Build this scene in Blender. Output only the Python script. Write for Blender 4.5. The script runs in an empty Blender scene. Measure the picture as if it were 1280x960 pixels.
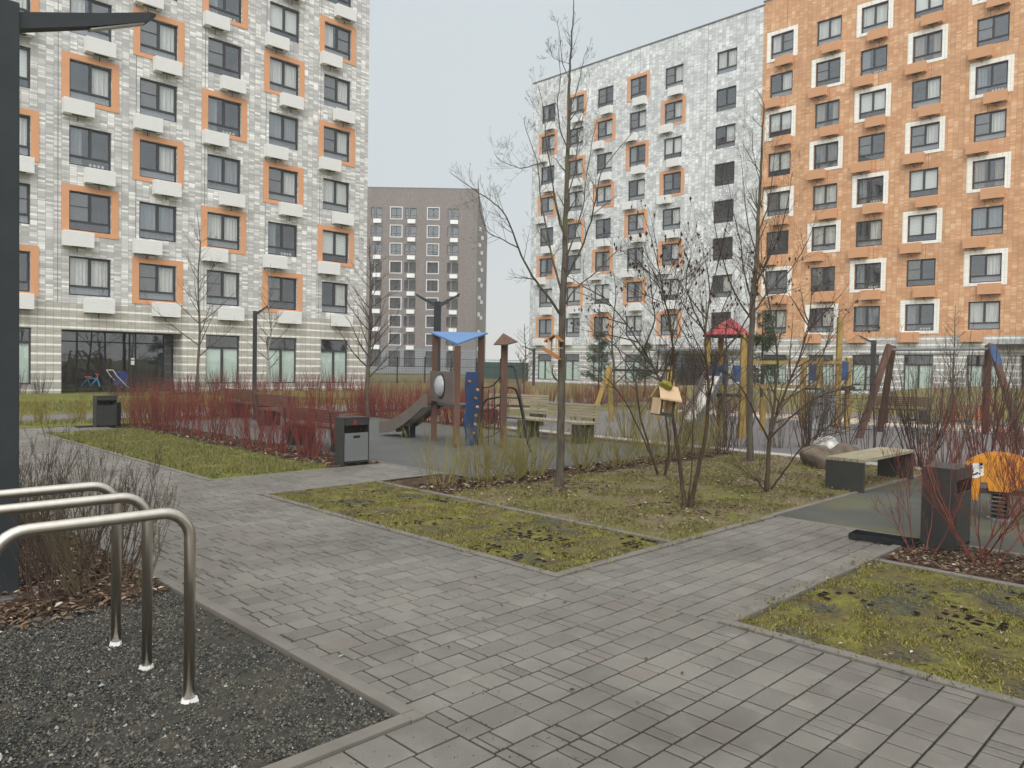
import bpy, bmesh, math, random
from math import sin, cos, pi, radians, sqrt, floor
from mathutils import Vector, Matrix, noise
R = random.Random(7)
SC = bpy.context.scene
COL = SC.collection

# ------------------------------------------------------------------ camera
TH = radians(45.08); CAMH = 1.6; FPX = 957.0
PIT = radians(-1.418); ROL = radians(0.975)
fw0 = Vector((sin(TH), cos(TH), 0)); rt0 = Vector((cos(TH), -sin(TH), 0)); up0 = Vector((0, 0, 1))
FW = fw0 * cos(PIT) + up0 * sin(PIT); UP = up0 * cos(PIT) - fw0 * sin(PIT)
RT = rt0 * cos(ROL) + UP * sin(ROL); UP2 = UP * cos(ROL) - rt0 * sin(ROL)
cam = bpy.data.cameras.new('camera'); co = bpy.data.objects.new('camera', cam); COL.objects.link(co)
cam.sensor_width = 36; cam.lens = FPX / 1280 * 36; cam.clip_start = 0.05; cam.clip_end = 3000
M = Matrix((( RT.x, UP2.x, -FW.x, 0), (RT.y, UP2.y, -FW.y, 0), (RT.z, UP2.z, -FW.z, CAMH), (0, 0, 0, 1)))
co.matrix_world = M; SC.camera = co

# ------------------------------------------------------------------ sky, sun, exposure
SUN_EL, SUN_AZ = radians(36), radians(228)
w = bpy.data.worlds.new('World'); SC.world = w; w.use_nodes = True
nt = w.node_tree; nt.nodes.clear()
def WN(t, **k):
    n = nt.nodes.new(t)
    for a, b in k.items(): setattr(n, a, b)
    return n
sky = WN('ShaderNodeTexSky', sky_type='NISHITA', sun_disc=False, sun_elevation=SUN_EL, sun_rotation=SUN_AZ, dust_density=4.0)
tc = WN('ShaderNodeTexCoord'); sep = WN('ShaderNodeSeparateXYZ')
nt.links.new(tc.outputs['Generated'], sep.inputs[0])
rmp = WN('ShaderNodeValToRGB')
e = rmp.color_ramp.elements
e[0].position = 0.0; e[0].color = (8.0, 7.9, 7.3, 1)
e[1].position = 1.0; e[1].color = (13.5, 13.9, 14.2, 1)
for p_, c_ in ((0.05, (7.5, 7.7, 7.5, 1)), (0.16, (6.9, 7.35, 7.5, 1)), (0.42, (6.7, 7.3, 7.55, 1)), (0.6, (9.5, 9.9, 10.2, 1))):
    x_ = e.new(p_); x_.color = c_
nt.links.new(sep.outputs['Z'], rmp.inputs[0])
cn = WN('ShaderNodeTexNoise'); cn.inputs['Scale'].default_value = 1.6; cn.inputs['Detail'].default_value = 3
nt.links.new(tc.outputs['Generated'], cn.inputs['Vector'])
mr = WN('ShaderNodeMapRange'); mr.inputs['To Min'].default_value = 0.92; mr.inputs['To Max'].default_value = 1.08
nt.links.new(cn.outputs['Fac'], mr.inputs['Value'])
vm = WN('ShaderNodeVectorMath', operation='SCALE')
nt.links.new(rmp.outputs[0], vm.inputs[0]); # broad brightening of the cloud towards the hidden sun
dt = WN('ShaderNodeVectorMath', operation='DOT_PRODUCT'); nt.links.new(tc.outputs['Generated'], dt.inputs[0])
dt.inputs[1].default_value = (sin(SUN_AZ) * cos(SUN_EL), cos(SUN_AZ) * cos(SUN_EL), sin(SUN_EL))
gw = WN('ShaderNodeMapRange'); gw.inputs['From Min'].default_value = 0.1; gw.inputs['From Max'].default_value = 1.0
gw.inputs['To Min'].default_value = 1.0; gw.inputs['To Max'].default_value = 2.1; gw.interpolation_type = 'SMOOTHSTEP'
nt.links.new(dt.outputs['Value'], gw.inputs['Value'])
mg = WN('ShaderNodeMath', operation='MULTIPLY'); nt.links.new(mr.outputs[0], mg.inputs[0]); nt.links.new(gw.outputs[0], mg.inputs[1])
nt.links.new(mg.outputs[0], vm.inputs['Scale'])
mx = WN('ShaderNodeMixRGB'); mx.inputs['Fac'].default_value = 0.94
nt.links.new(sky.outputs[0], mx.inputs[1]); nt.links.new(vm.outputs[0], mx.inputs[2])
bg = WN('ShaderNodeBackground'); bg.inputs['Strength'].default_value = 0.1
out = WN('ShaderNodeOutputWorld')
nt.links.new(mx.outputs[0], bg.inputs['Color']); nt.links.new(bg.outputs[0], out.inputs[0])
sl = bpy.data.lights.new('sun', 'SUN'); sl.energy = 1.5; sl.angle = radians(40); sl.color = (1, 0.97, 0.93)
so = bpy.data.objects.new('sun', sl); COL.objects.link(so)
# Nishita azimuth: rotation measured clockwise from +Y
sd = Vector((sin(SUN_AZ) * cos(SUN_EL), cos(SUN_AZ) * cos(SUN_EL), sin(SUN_EL)))
so.rotation_euler = sd.to_track_quat('Z', 'Y').to_euler()
SC.view_settings.view_transform = 'Standard'; SC.view_settings.look = 'None'
SC.view_settings.exposure = 0.0; SC.view_settings.gamma = 1.0
SC.view_settings.use_curve_mapping = False

# ------------------------------------------------------------------ helpers
def ray(px, py):
    d = FW + RT * ((px - 640) / FPX) + UP2 * ((480 - py) / FPX)
    return d
def at(px, py, dep):
    d = ray(px, py); k = dep / (d.x * fw0.x + d.y * fw0.y)
    return Vector((0, 0, CAMH)) + d * k
def gr(px, py, z=0.0):
    d = ray(px, py); return Vector((0, 0, CAMH)) + d * ((z - CAMH) / d.z)
def S(r, g, b, k=1.0):
    f = lambda c: ((c / 255 + 0.055) / 1.055) ** 2.4 if c > 10 else c / 255 / 12.92
    return (min(1, f(r) * k), min(1, f(g) * k), min(1, f(b) * k), 1)

class NB:
    """small node-building helper"""
    def __init__(s, name):
        s.m = bpy.data.materials.new(name); s.m.use_nodes = True; s.t = s.m.node_tree
        s.b = s.t.nodes['Principled BSDF']; s.o = s.t.nodes['Material Output']
        s.b.inputs['Roughness'].default_value = 0.8
        s.b.inputs['Specular IOR Level'].default_value = 0.3
    def n(s, t, **k):
        x = s.t.nodes.new(t)
        for a, b in k.items(): setattr(x, a, b)
        return x
    def l(s, a, b): s.t.links.new(a, b)
    def math(s, op, a, b=None, c=None):
        x = s.n('ShaderNodeMath', operation=op)
        for i, v in enumerate((a, b, c)):
            if v is None: continue
            if isinstance(v, (int, float)): x.inputs[i].default_value = v
            else: s.l(v, x.inputs[i])
        return x.outputs[0]
    def obj(s):
        return s.n('ShaderNodeTexCoord').outputs['Object']
    def noise(s, scale, detail=4, vec=None, rough=0.55, stretch=None):
        x = s.n('ShaderNodeTexNoise'); x.inputs['Scale'].default_value = scale
        x.inputs['Detail'].default_value = detail; x.inputs['Roughness'].default_value = rough
        v = vec or s.obj()
        if stretch:
            mp = s.n('ShaderNodeMapping'); mp.inputs['Scale'].default_value = stretch; s.l(v, mp.inputs[0]); v = mp.outputs[0]
        s.l(v, x.inputs['Vector']); return x.outputs['Fac']
    def ramp(s, fac, stops, const=False):
        x = s.n('ShaderNodeValToRGB'); cr = x.color_ramp
        if const: cr.interpolation = 'CONSTANT'
        cr.elements[0].position = stops[0][0]; cr.elements[0].color = stops[0][1]
        cr.elements[1].position = stops[1][0]; cr.elements[1].color = stops[1][1]
        for p, c in stops[2:]:
            y = cr.elements.new(p); y.color = c
        s.l(fac, x.inputs[0]); return x.outputs[0]
    def mix(s, fac, a, b, mode='MIX'):
        x = s.n('ShaderNodeMixRGB', blend_type=mode)
        for i, v in enumerate((fac, a, b)):
            if isinstance(v, (int, float)): x.inputs[i].default_value = v
            elif isinstance(v, tuple): x.inputs[i].default_value = v
            else: s.l(v, x.inputs[i])
        return x.outputs[0]
    def color(s, c):
        if isinstance(c, tuple): s.b.inputs['Base Color'].default_value = c
        else: s.l(c, s.b.inputs['Base Color'])
    def bump(s, h, strength=0.3, dist=0.01):
        x = s.n('ShaderNodeBump'); x.inputs['Strength'].default_value = strength; x.inputs['Distance'].default_value = dist
        s.l(h, x.inputs['Height']); s.l(x.outputs[0], s.b.inputs['Normal'])
    def rand(s):
        g = s.n('ShaderNodeNewGeometry'); return g.outputs['Random Per Island']

def simple(name, col, rough=0.7, var=0.18, scale=6, metallic=0, bump=0.0, spec=0.3, stretch=None):
    b = NB(name)
    f = b.noise(scale, 5, stretch=stretch)
    d = tuple(c * (1 - var) for c in col[:3]) + (1,); u = tuple(min(1, c * (1 + var)) for c in col[:3]) + (1,)
    b.color(b.ramp(f, [(0.3, d), (0.7, u)]))
    b.b.inputs['Roughness'].default_value = rough; b.b.inputs['Metallic'].default_value = metallic
    b.b.inputs['Specular IOR Level'].default_value = spec
    if bump: b.bump(b.noise(scale * 6, 4, stretch=stretch), bump, 0.004)
    return b.m

MATS = {}
def tiles(name, w_, h_, cols, joint, cluster=0.4, stripe=None, jw=0.06, jh=0.1, cw=2, chh=4):
    b = NB(name)
    sp = b.n('ShaderNodeSeparateXYZ'); b.l(b.obj(), sp.inputs[0])
    u = b.math('DIVIDE', b.math('ADD', sp.outputs['X'], sp.outputs['Y']), w_)
    v = b.math('DIVIDE', sp.outputs['Z'], h_)
    cu, cv = b.math('FLOOR', u), b.math('FLOOR', v)
    def wn(a, c, off):
        cb = b.n('ShaderNodeCombineXYZ'); b.l(a, cb.inputs[0]); b.l(c, cb.inputs[1]); cb.inputs[2].default_value = off
        x = b.n('ShaderNodeTexWhiteNoise', noise_dimensions='3D'); b.l(cb.outputs[0], x.inputs['Vector']); return x.outputs['Value']
    r1 = wn(cu, cv, 1.5)
    if stripe:
        md = b.math('FLOORED_MODULO', cv, 4.0)
        isw = b.math('LESS_THAN', b.math('ABSOLUTE', b.math('SUBTRACT', md, 1.0)), 0.5)
        base = b.mix(isw, b.ramp(r1, [(0.0, cols[0]), (1.0, cols[1])]), stripe)
    else:
        off = wn(b.math('FLOOR', b.math('DIVIDE', cu, 1.0)), b.math('FLOOR', b.math('DIVIDE', b.math('ADD', cv, b.math('MULTIPLY', cu, 1.7)), float(chh))), 7.7)
        val = b.math('ADD', b.math('MULTIPLY', r1, 1 - cluster), b.math('MULTIPLY', off, cluster))
        n = len(cols)
        lo, hi = 0.18, 0.84
        stops = [(0.0, cols[0])] + [(lo + (hi - lo) * i / (n - 1), cols[i]) for i in range(1, n)]
        base = b.ramp(val, stops, const=True)
    fu = b.math('FRACT', u); fv = b.math('FRACT', v)
    jm = b.math('MAXIMUM', b.math('LESS_THAN', fu, jw), b.math('LESS_THAN', fv, jh))
    c = b.mix(b.math('MULTIPLY', jm, 0.75), base, joint)
    if not stripe:
        ln = b.math('MULTIPLY', b.math('LESS_THAN', b.math('ABSOLUTE', b.math('SUBTRACT', b.math('FLOORED_MODULO', u, 10.5), .06)), .055), .8); c = b.mix(ln, c, (joint[0] * .45, joint[1] * .45, joint[2] * .45, 1))
        hl = b.math('MULTIPLY', b.math('LESS_THAN', b.math('FLOORED_MODULO', b.math('ADD', v, 3.0), 29.0), .22), .6); c = b.mix(hl, c, (joint[0] * .6, joint[1] * .6, joint[2] * .6, 1))
    run = b.noise(1.2, 4, stretch=(2.2, 2.2, .12)); c = b.mix(b.ramp(run, [(.5, (0, 0, 0, 1)), (.78, (.3, .3, .3, 1))]), c, tuple(x * .7 for x in joint[:3]) + (1,))
    dirt = b.noise(0.35, 5, stretch=(1, 1, 0.35))
    c = b.mix(b.ramp(dirt, [(0.3, (0, 0, 0, 1)), (0.75, (0.22, 0.22, 0.22, 1))]), c, tuple(x * 0.75 for x in joint[:3]) + (1,))
    b.color(c); b.b.inputs['Roughness'].default_value = 0.65
    b.bump(b.math('SUBTRACT', 1.0, jm), 0.5, 0.01)
    return b.m

# white / grey / orange clinker tiles
TL_LEFT = tiles('grey_clinker_tiles', 0.31, 0.10, [S(182, 180, 177), S(196, 194, 191), S(210, 208, 205), S(230, 228, 223), S(247, 245, 239)], S(146, 144, 140), 0.3)
TL_WHITE = tiles('white_clinker_tiles', 0.31, 0.10, [S(188, 189, 188), S(203, 204, 203), S(216, 217, 216), S(230, 231, 229), S(243, 243, 241)], S(150, 152, 152), 0.55)
TL_ORANGE = tiles('orange_clinker_tiles', 0.31, 0.10, [S(198, 148, 108), S(205, 156, 115), S(211, 164, 122), S(218, 174, 134), S(228, 189, 152)], S(158, 120, 92), 0.5)
TL_STRIPE = tiles('striped_clinker_base', 0.31, 0.10, [S(176, 170, 161), S(194, 189, 180)], S(132, 128, 120), 0.4, stripe=S(246, 242, 230))
TL_STRIPE2 = tiles('pale_striped_clinker_base', 0.31, 0.10, [S(180, 177, 172), S(196, 193, 188)], S(140, 138, 134), 0.4, stripe=S(244, 244, 240))
TL_BROWN = tiles('brown_brick_facing', 0.31, 0.10, [S(122, 111, 105), S(126, 115, 109), S(130, 119, 112), S(134, 123, 116), S(138, 127, 120)], S(112, 103, 98), 0.3)
TL_GREYBASE = tiles('grey_brick_base', 0.31, 0.10, [S(118, 118, 120), S(138, 138, 140)], S(96, 96, 98), 0.4, stripe=S(150, 150, 152))
TL_SURW = tiles('white_brick_surround', 0.31, 0.10, [S(235, 232, 222), S(245, 242, 234)], S(190, 186, 176), 0.4, stripe=S(246, 243, 236))
M_OR = simple('orange_metal_surround', S(206, 150, 110), 0.6, 0.05, 2)
M_ACW = simple('off_white_slatted_metal', S(226, 225, 222), 0.6, 0.04, 3, stretch=(1, 1, 8))
M_ACO = simple('orange_slatted_metal', S(208, 158, 118), 0.6, 0.05, 3, stretch=(1, 1, 8))
M_FRAME = simple('anthracite_window_frame', S(60, 58, 60), 0.45, 0.1, 8)
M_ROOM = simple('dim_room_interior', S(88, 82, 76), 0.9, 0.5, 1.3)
M_DARK = simple('dark_grey_painted_metal', S(48, 52, 53), 0.5, 0.12, 5, bump=0.05)
M_DARK2 = simple('charcoal_painted_steel', S(54, 53, 50), 0.5, 0.15, 5)
M_BLACK = simple('black_painted_metal', S(32, 33, 35), 0.45, 0.15, 8)
M_GREYP = simple('grey_metal_panel', S(108, 110, 108), 0.5, 0.06, 4)
M_CAP = simple('roof_edge_metal', S(110, 112, 114), 0.5, 0.05, 2)

def glassmat():
    b = NB('window_glass')
    gl = b.n('ShaderNodeBsdfGlossy'); gl.inputs['Roughness'].default_value = 0.02; gl.inputs['Color'].default_value = (0.93, 0.96, 1, 1)
    tr = b.n('ShaderNodeBsdfTransparent'); tr.inputs['Color'].default_value = (0.93, 0.95, 0.94, 1)
    geo = b.n('ShaderNodeNewGeometry'); dp = b.n('ShaderNodeVectorMath', operation='DOT_PRODUCT'); b.l(geo.outputs['Incoming'], dp.inputs[0]); b.l(geo.outputs['Normal'], dp.inputs[1])
    co_ = b.math('SUBTRACT', 1.0, b.math('ABSOLUTE', dp.outputs['Value'])); fr = b.math('ADD', 0.16, b.math('MULTIPLY', 0.84, b.math('POWER', co_, 4.0)))
    bp = b.n('ShaderNodeBump'); bp.inputs['Strength'].default_value = 0.12; bp.inputs['Distance'].default_value = 0.02
    b.l(b.noise(0.9, 2), bp.inputs['Height']); b.l(bp.outputs[0], gl.inputs['Normal'])
    mx = b.n('ShaderNodeMixShader'); b.l(fr, mx.inputs[0]); b.l(tr.outputs[0], mx.inputs[1]); b.l(gl.outputs[0], mx.inputs[2])
    b.l(mx.outputs[0], b.o.inputs['Surface']); return b.m
M_GLASS = glassmat()
def curtain_mat(name, col, freq=26, depth=0.35):
    b = NB(name); sp = b.n('ShaderNodeSeparateXYZ'); b.l(b.obj(), sp.inputs[0])
    f = b.noise(1.0, 2, stretch=(freq, freq, 0.6))
    b.color(b.ramp(f, [(0.3, tuple(c * (1 - depth) for c in col[:3]) + (1,)), (0.65, col)])); return b.m
M_CURT = [curtain_mat('white_curtain', S(214, 210, 204)), curtain_mat('beige_curtain', S(160, 148, 132)), curtain_mat('grey_curtain', S(140, 142, 146))]
M_FROST = simple('frosted_pale_film', S(204, 218, 208), 0.5, 0.04, 1.0)
def blindmat():
    b = NB('slatted_blind'); sp = b.n('ShaderNodeSeparateXYZ'); b.l(b.obj(), sp.inputs[0])
    f = b.math('FRACT', b.math('MULTIPLY', sp.outputs['Z'], 11.0))
    b.color(b.ramp(f, [(0.0, S(120, 120, 118)), (0.25, S(215, 214, 208)), (1.0, S(228, 227, 222))])); return b.m
M_BLIND = blindmat()
M_SCREEN = simple('insect_screen', S(96, 93, 89), 0.9, 0.06, 3)

# mesh bag ---------------------------------------------------------------
class MB:
    def __init__(s): s.v = []; s.f = []; s.mi = []; s.mats = []
    def mat(s, m):
        if m not in s.mats: s.mats.append(m)
        return s.mats.index(m)
    def quad(s, a, b, c, d, m=None):
        i = len(s.v); s.v += [tuple(a), tuple(b), tuple(c), tuple(d)]; s.f.append((i, i + 1, i + 2, i + 3)); s.mi.append(s.mat(m) if m else 0)
    def box(s, x0, y0, z0, x1, y1, z1, m=None, mt=None):
        i = len(s.v)
        P = [(x0, y0, z0), (x1, y0, z0), (x1, y1, z0), (x0, y1, z0), (x0, y0, z1), (x1, y0, z1), (x1, y1, z1), (x0, y1, z1)]
        if mt: P = [tuple(mt @ Vector(p)) for p in P]
        s.v += P
        k = s.mat(m) if m else 0
        for q in ((0, 3, 2, 1), (4, 5, 6, 7), (0, 1, 5, 4), (1, 2, 6, 5), (2, 3, 7, 6), (3, 0, 4, 7)):
            s.f.append(tuple(i + j for j in q)); s.mi.append(k)
    def bar(s, p, q, w_, h_, m=None, up=Vector((0, 0, 1))):
        p, q = Vector(p), Vector(q); d = (q - p); L = d.length; d.normalize()
        if abs(d.dot(up)) > 0.98: up = Vector((0, 1, 0))
        x = d.cross(up).normalized(); y = x.cross(d).normalized()
        mt = Matrix(((x.x, d.x, y.x, p.x), (x.y, d.y, y.y, p.y), (x.z, d.z, y.z, p.z), (0, 0, 0, 1)))
        s.box(-w_ / 2, 0, -h_ / 2, w_ / 2, L, h_ / 2, m, mt)
    def tube(s, pts, rad, n=6, m=None, cap=True):
        pts = [Vector(p) for p in pts]
        if isinstance(rad, (int, float)): rad = [rad] * len(pts)
        i0 = len(s.v); k = s.mat(m) if m else 0
        pr = None
        for j, p in enumerate(pts):
            d = (pts[min(j + 1, len(pts) - 1)] - pts[max(j - 1, 0)])
            if d.length < 1e-9: d = Vector((0, 0, 1))
            d.normalize()
            if pr is None:
                a = Vector((1, 0, 0)) if abs(d.x) < 0.9 else Vector((0, 1, 0)); x = (a - d * a.dot(d)).normalized()
            else:
                x = pr - d * pr.dot(d); x = x.normalized() if x.length > 1e-6 else Vector((1, 0, 0))
            pr = x; y = d.cross(x)
            for t in range(n):
                a = 2 * pi * t / n; s.v.append(tuple(p + (x * cos(a) + y * sin(a)) * rad[j]))
        for j in range(len(pts) - 1):
            for t in range(n):
                a = i0 + j * n + t; b = i0 + j * n + (t + 1) % n
                s.f.append((a, b, b + n, a + n)); s.mi.append(k)
        if cap:
            s.f.append(tuple(i0 + t for t in reversed(range(n)))); s.mi.append(k)
            e0 = i0 + (len(pts) - 1) * n; s.f.append(tuple(e0 + t for t in range(n))); s.mi.append(k)
    def prism(s, poly, y0, y1, m=None, mt=None):
        """poly in xz, extruded in y"""
        n = len(poly); i = len(s.v); k = s.mat(m) if m else 0
        P = [(a, y0, b) for a, b in poly] + [(a, y1, b) for a, b in poly]
        if mt: P = [tuple(mt @ Vector(p)) for p in P]
        s.v += P
        s.f.append(tuple(i + j for j in range(n))); s.mi.append(k)
        s.f.append(tuple(i + n + j for j in reversed(range(n)))); s.mi.append(k)
        for j in range(n):
            s.f.append((i + j, i + n + j, i + n + (j + 1) % n, i + (j + 1) % n)); s.mi.append(k)
    def build(s, name, m=None, parent=None, smooth=False, bevel=0, loc=None, fix=False):
        me = bpy.data.meshes.new(name); me.from_pydata(s.v, [], s.f)
        ms = list(s.mats)
        if not ms: ms = [m]
        for q in ms:
            if q: me.materials.append(q)
        if len(ms) > 1: me.polygons.foreach_set('material_index', s.mi)
        if smooth: me.polygons.foreach_set('use_smooth', [True] * len(me.polygons))
        if fix:
            bm = bmesh.new(); bm.from_mesh(me); bmesh.ops.recalc_face_normals(bm, faces=bm.faces); bm.to_mesh(me); bm.free()
        me.update()
        o = bpy.data.objects.new(name, me); COL.objects.link(o)
        if parent: o.parent = parent
        if loc is not None: o.location = loc
        if bevel:
            mod = o.modifiers.new('bevel', 'BEVEL'); mod.width = bevel; mod.segments = 2; mod.limit_method = 'ANGLE'
        return o
def tag(o, label=None, cat=None, group=None, kind=None):
    if label: o['label'] = label
    if cat: o['category'] = cat
    if group: o['group'] = group
    if kind: o['kind'] = kind
    return o
def empty(name, loc=(0, 0, 0), rz=0):
    o = bpy.data.objects.new(name, None); COL.objects.link(o); o.location = loc; o.rotation_euler = (0, 0, rz); o.empty_display_size = 0.3
    return o
def copy_tree(o, parent=None):
    c = o.copy(); COL.objects.link(c)
    if parent: c.parent = parent
    for ch in [k for k in o.children]: copy_tree(ch, c)
    return c

# ================================================================== GROUND
GK = 0.68
def KK(c, k=None):
    k = k or GK; return (c[0] * k, c[1] * k, c[2] * k, 1)
def grassmat(name, cols, scale=1.2, holes=False):
    cols = [KK(c) for c in cols]
    b = NB(name)
    f1 = b.noise(scale, 8, rough=0.65); f2 = b.noise(scale * 14, 6, rough=0.7)
    c = b.ramp(b.math('ADD', b.math('MULTIPLY', f1, 0.6), b.math('MULTIPLY', f2, 0.4)), [(0.36 + 0.3 * i / (len(cols) - 1), x) for i, x in enumerate(cols)])
    if holes:
        hn_ = b.noise(19, 3, stretch=(1.0, .5, 1)); c = b.mix(b.ramp(hn_, [(.30, (1, 1, 1, 1)), (.38, (0, 0, 0, 1))]), c, S(34, 32, 28))
    b.color(c); b.b.inputs['Roughness'].default_value = 0.95; b.b.inputs['Specular IOR Level'].default_value = 0.1
    b.bump(b.noise(40, 6, rough=0.7), 0.8, 0.02); return b.m
M_FARG = grassmat('rough_spring_grass', [S(104, 96, 78), S(116, 112, 74), S(126, 124, 82), S(140, 128, 100)], 0.4)
M_SOIL = grassmat('soil_with_thin_grass', [S(108, 92, 76), S(140, 124, 102), S(124, 116, 74), S(128, 128, 62), S(158, 142, 112)], 1.1)
M_LAWN = grassmat('spring_lawn', [S(112, 100, 74), S(122, 122, 64), S(134, 140, 68), S(154, 144, 96)], 1.0)
M_MOSS = grassmat('mossy_ground', [S(84, 74, 62), S(106, 94, 70), S(118, 110, 66), S(136, 132, 66), S(152, 144, 78)], 3.6, True)
M_MULCH = grassmat('brown_mulch', [S(58, 46, 38), S(84, 66, 54), S(104, 84, 68), S(126, 104, 86)], 6)
M_GRAVEL = grassmat('dark_rubble_bed', [S(60, 60, 56), S(76, 74, 68), S(92, 86, 76), S(116, 104, 88)], 2.2)
def rubbermat(name, a, b_, patch=None, spec=0.12):
    a, b_ = KK(a), KK(b_); patch = KK(patch) if patch else None
    b = NB(name)
    f = b.noise(160, 2); c = b.ramp(f, [(0.35, a), (0.65, b_)])
    if patch:
        g = b.noise(0.9, 5, rough=0.6); c = b.mix(b.ramp(g, [(0.48, (0, 0, 0, 1)), (0.62, (0.75, 0.75, 0.75, 1))]), c, patch)
    st = b.noise(0.7, 6, rough=0.6); c = b.mix(b.ramp(st, [(0.35, (0, 0, 0, 1)), (0.8, (0.35, 0.35, 0.35, 1))]), c, S(120, 118, 112))
    b.color(c); b.b.inputs['Roughness'].default_value = 0.85; b.b.inputs['Specular IOR Level'].default_value = spec
    b.bump(f, 0.5, 0.004); return b.m
M_RUB = rubbermat('grey_rubber_crumb', S(88, 89, 86), S(110, 110, 106))
M_RUBG = rubbermat('grey_rubber_with_algae', S(74, 74, 68), S(94, 93, 86), S(104, 102, 70))
M_ASPH = rubbermat('grey_pathway', S(118, 113, 112), S(138, 132, 130))
M_SAND = simple('sandy_strip', S(178, 150, 118), 0.95, 0.12, 3, bump=0.2)

def sheet(name, x0, y0, x1, y1, z, m, kind='structure'):
    b = MB(); b.quad((x0, y0, z), (x1, y0, z), (x1, y1, z), (x0, y1, z)); o = b.build(name, m); o['kind'] = kind; return o
# base ground, one sheet
b = MB(); b.quad((-1500, -1500, 0), (1500, -1500, 0), (1500, 1500, 0), (-1500, 1500, 0)); g = b.build('ground', M_FARG, loc=(0, 0, -0.012)); g['kind'] = 'structure'

def bumpy(name, x0, y0, x1, y1, m, step=0.05, amp=0.02, base=0.0, sc=6.0, big=0.0, seed=0):
    nx = max(1, int((x1 - x0) / step)); ny = max(1, int((y1 - y0) / step)); v = []; f = []
    for j in range(ny + 1):
        for i in range(nx + 1):
            x = x0 + (x1 - x0) * i / nx; y = y0 + (y1 - y0) * j / ny
            z = base + amp * noise.fractal(Vector((x * sc, y * sc, seed)), 1.0, 2.0, 4) + big * noise.noise(Vector((x * 0.7, y * 0.7, seed + 3)))
            if i in (0, nx) or j in (0, ny): z = min(z, 0.0)
            v.append((x, y, z))
    for j in range(ny):
        for i in range(nx):
            a = j * (nx + 1) + i; f.append((a, a + 1, a + nx + 2, a + nx + 1))
    b = MB(); b.v = v; b.f = f; b.mi = [0] * len(f); o = b.build(name, m, smooth=True); o['kind'] = 'structure'; return o

# pavers ---------------------------------------------------------------
def pavermat():
    b = NB('grey_concrete_pavers')
    r = b.rand(); c = b.ramp(r, [(0.0, S(96, 92, 85)), (0.25, S(106, 102, 95)), (0.6, S(112, 108, 100)), (0.96, S(120, 115, 106)), (1.0, S(112, 101, 91))])
    sp = b.noise(220, 3); c = b.mix(0.35, c, b.ramp(sp, [(0.3, S(64, 60, 55)), (0.7, S(136, 131, 122))]))
    st = b.noise(0.8, 7, rough=0.62); c = b.mix(b.ramp(st, [(0.42, (0.0, 0, 0, 1)), (0.68, (0.55, 0.55, 0.55, 1))]), c, S(62, 57, 51))
    st2 = b.noise(5.0, 5, rough=0.6); c = b.mix(b.ramp(st2, [(0.5, (0.0, 0, 0, 1)), (0.75, (0.25, 0.25, 0.25, 1))]), c, S(140, 134, 126))
    b.color(c); b.l(b.ramp(st, [(0.3, (0.62, 0.62, 0.62, 1)), (0.7, (0.42, 0.42, 0.42, 1))]), b.b.inputs['Roughness'])
    b.b.inputs['Specular IOR Level'].default_value = 0.4
    b.bump(sp, 0.35, 0.003); return b.m
M_PAV = pavermat()
M_KERB = simple('concrete_kerb', S(108, 103, 95), 0.8, 0.14, 4, bump=0.2)
M_JOINT = simple('sand_joint', S(40, 35, 29), 0.95, 0.25, 12)
PB = MB()
def paver(x0, y0, x1, y1):
    j = 0.0052; x0 += j; y0 += j; x1 -= j; y1 -= j
    if x1 - x0 < 0.02 or y1 - y0 < 0.02: return
    e = 0.006; zt = 0.018 + R.uniform(-0.0016, 0.0016); tx, ty = R.uniform(-.0012, .0012), R.uniform(-.0012, .0012)
    i = len(PB.v)
    PB.v += [(x0, y0, 0), (x1, y0, 0), (x1, y1, 0), (x0, y1, 0),
             (x0, y0, zt - .004), (x1, y0, zt - .004), (x1, y1, zt - .004), (x0, y1, zt - .004),
             (x0 + e, y0 + e, zt - tx - ty), (x1 - e, y0 + e, zt + tx - ty), (x1 - e, y1 - e, zt + tx + ty), (x0 + e, y1 - e, zt - tx + ty)]
    for q in ((0, 1, 5, 4), (1, 2, 6, 5), (2, 3, 7, 6), (3, 0, 4, 7), (4, 5, 9, 8), (5, 6, 10, 9), (6, 7, 11, 10), (7, 4, 8, 11), (8, 9, 10, 11)):
        PB.f.append(tuple(i + k for k in q)); PB.mi.append(0)
def pave(x0, y0, x1, y1, rh=0.1525, alongx=True, scale=1.0):
    n = int(round(((y1 - y0) if alongx else (x1 - x0)) / rh)); n = max(1, n)
    for r in range(n):
        a = (y0 if alongx else x0) + ((y1 - y0) if alongx else (x1 - x0)) * r / n
        bb = a + ((y1 - y0) if alongx else (x1 - x0)) / n
        p0, p1 = (x0, x1) if alongx else (y0, y1)
        p = p0; first = True
        seq = R.randrange(4)
        while p < p1 - 1e-6:
            opts = [(0.23, 0.153, 0.076, 0.153), (0.153, 0.23, 0.153, 0.076), (0.23, 0.153, 0.23, 0.076), (0.153, 0.076, 0.076, 0.23)][R.randrange(4)]
            L = opts[seq % 4] * scale * (1 if not first else R.uniform(0.4, 1)); first = False; seq += 1
            q = min(p1, p + L)
            if p1 - q < 0.05: q = p1
            if alongx: paver(p, a, q, bb)
            else: paver(a, p, bb, q)
            p = q
XL, XR = 2.15, 4.28
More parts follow.
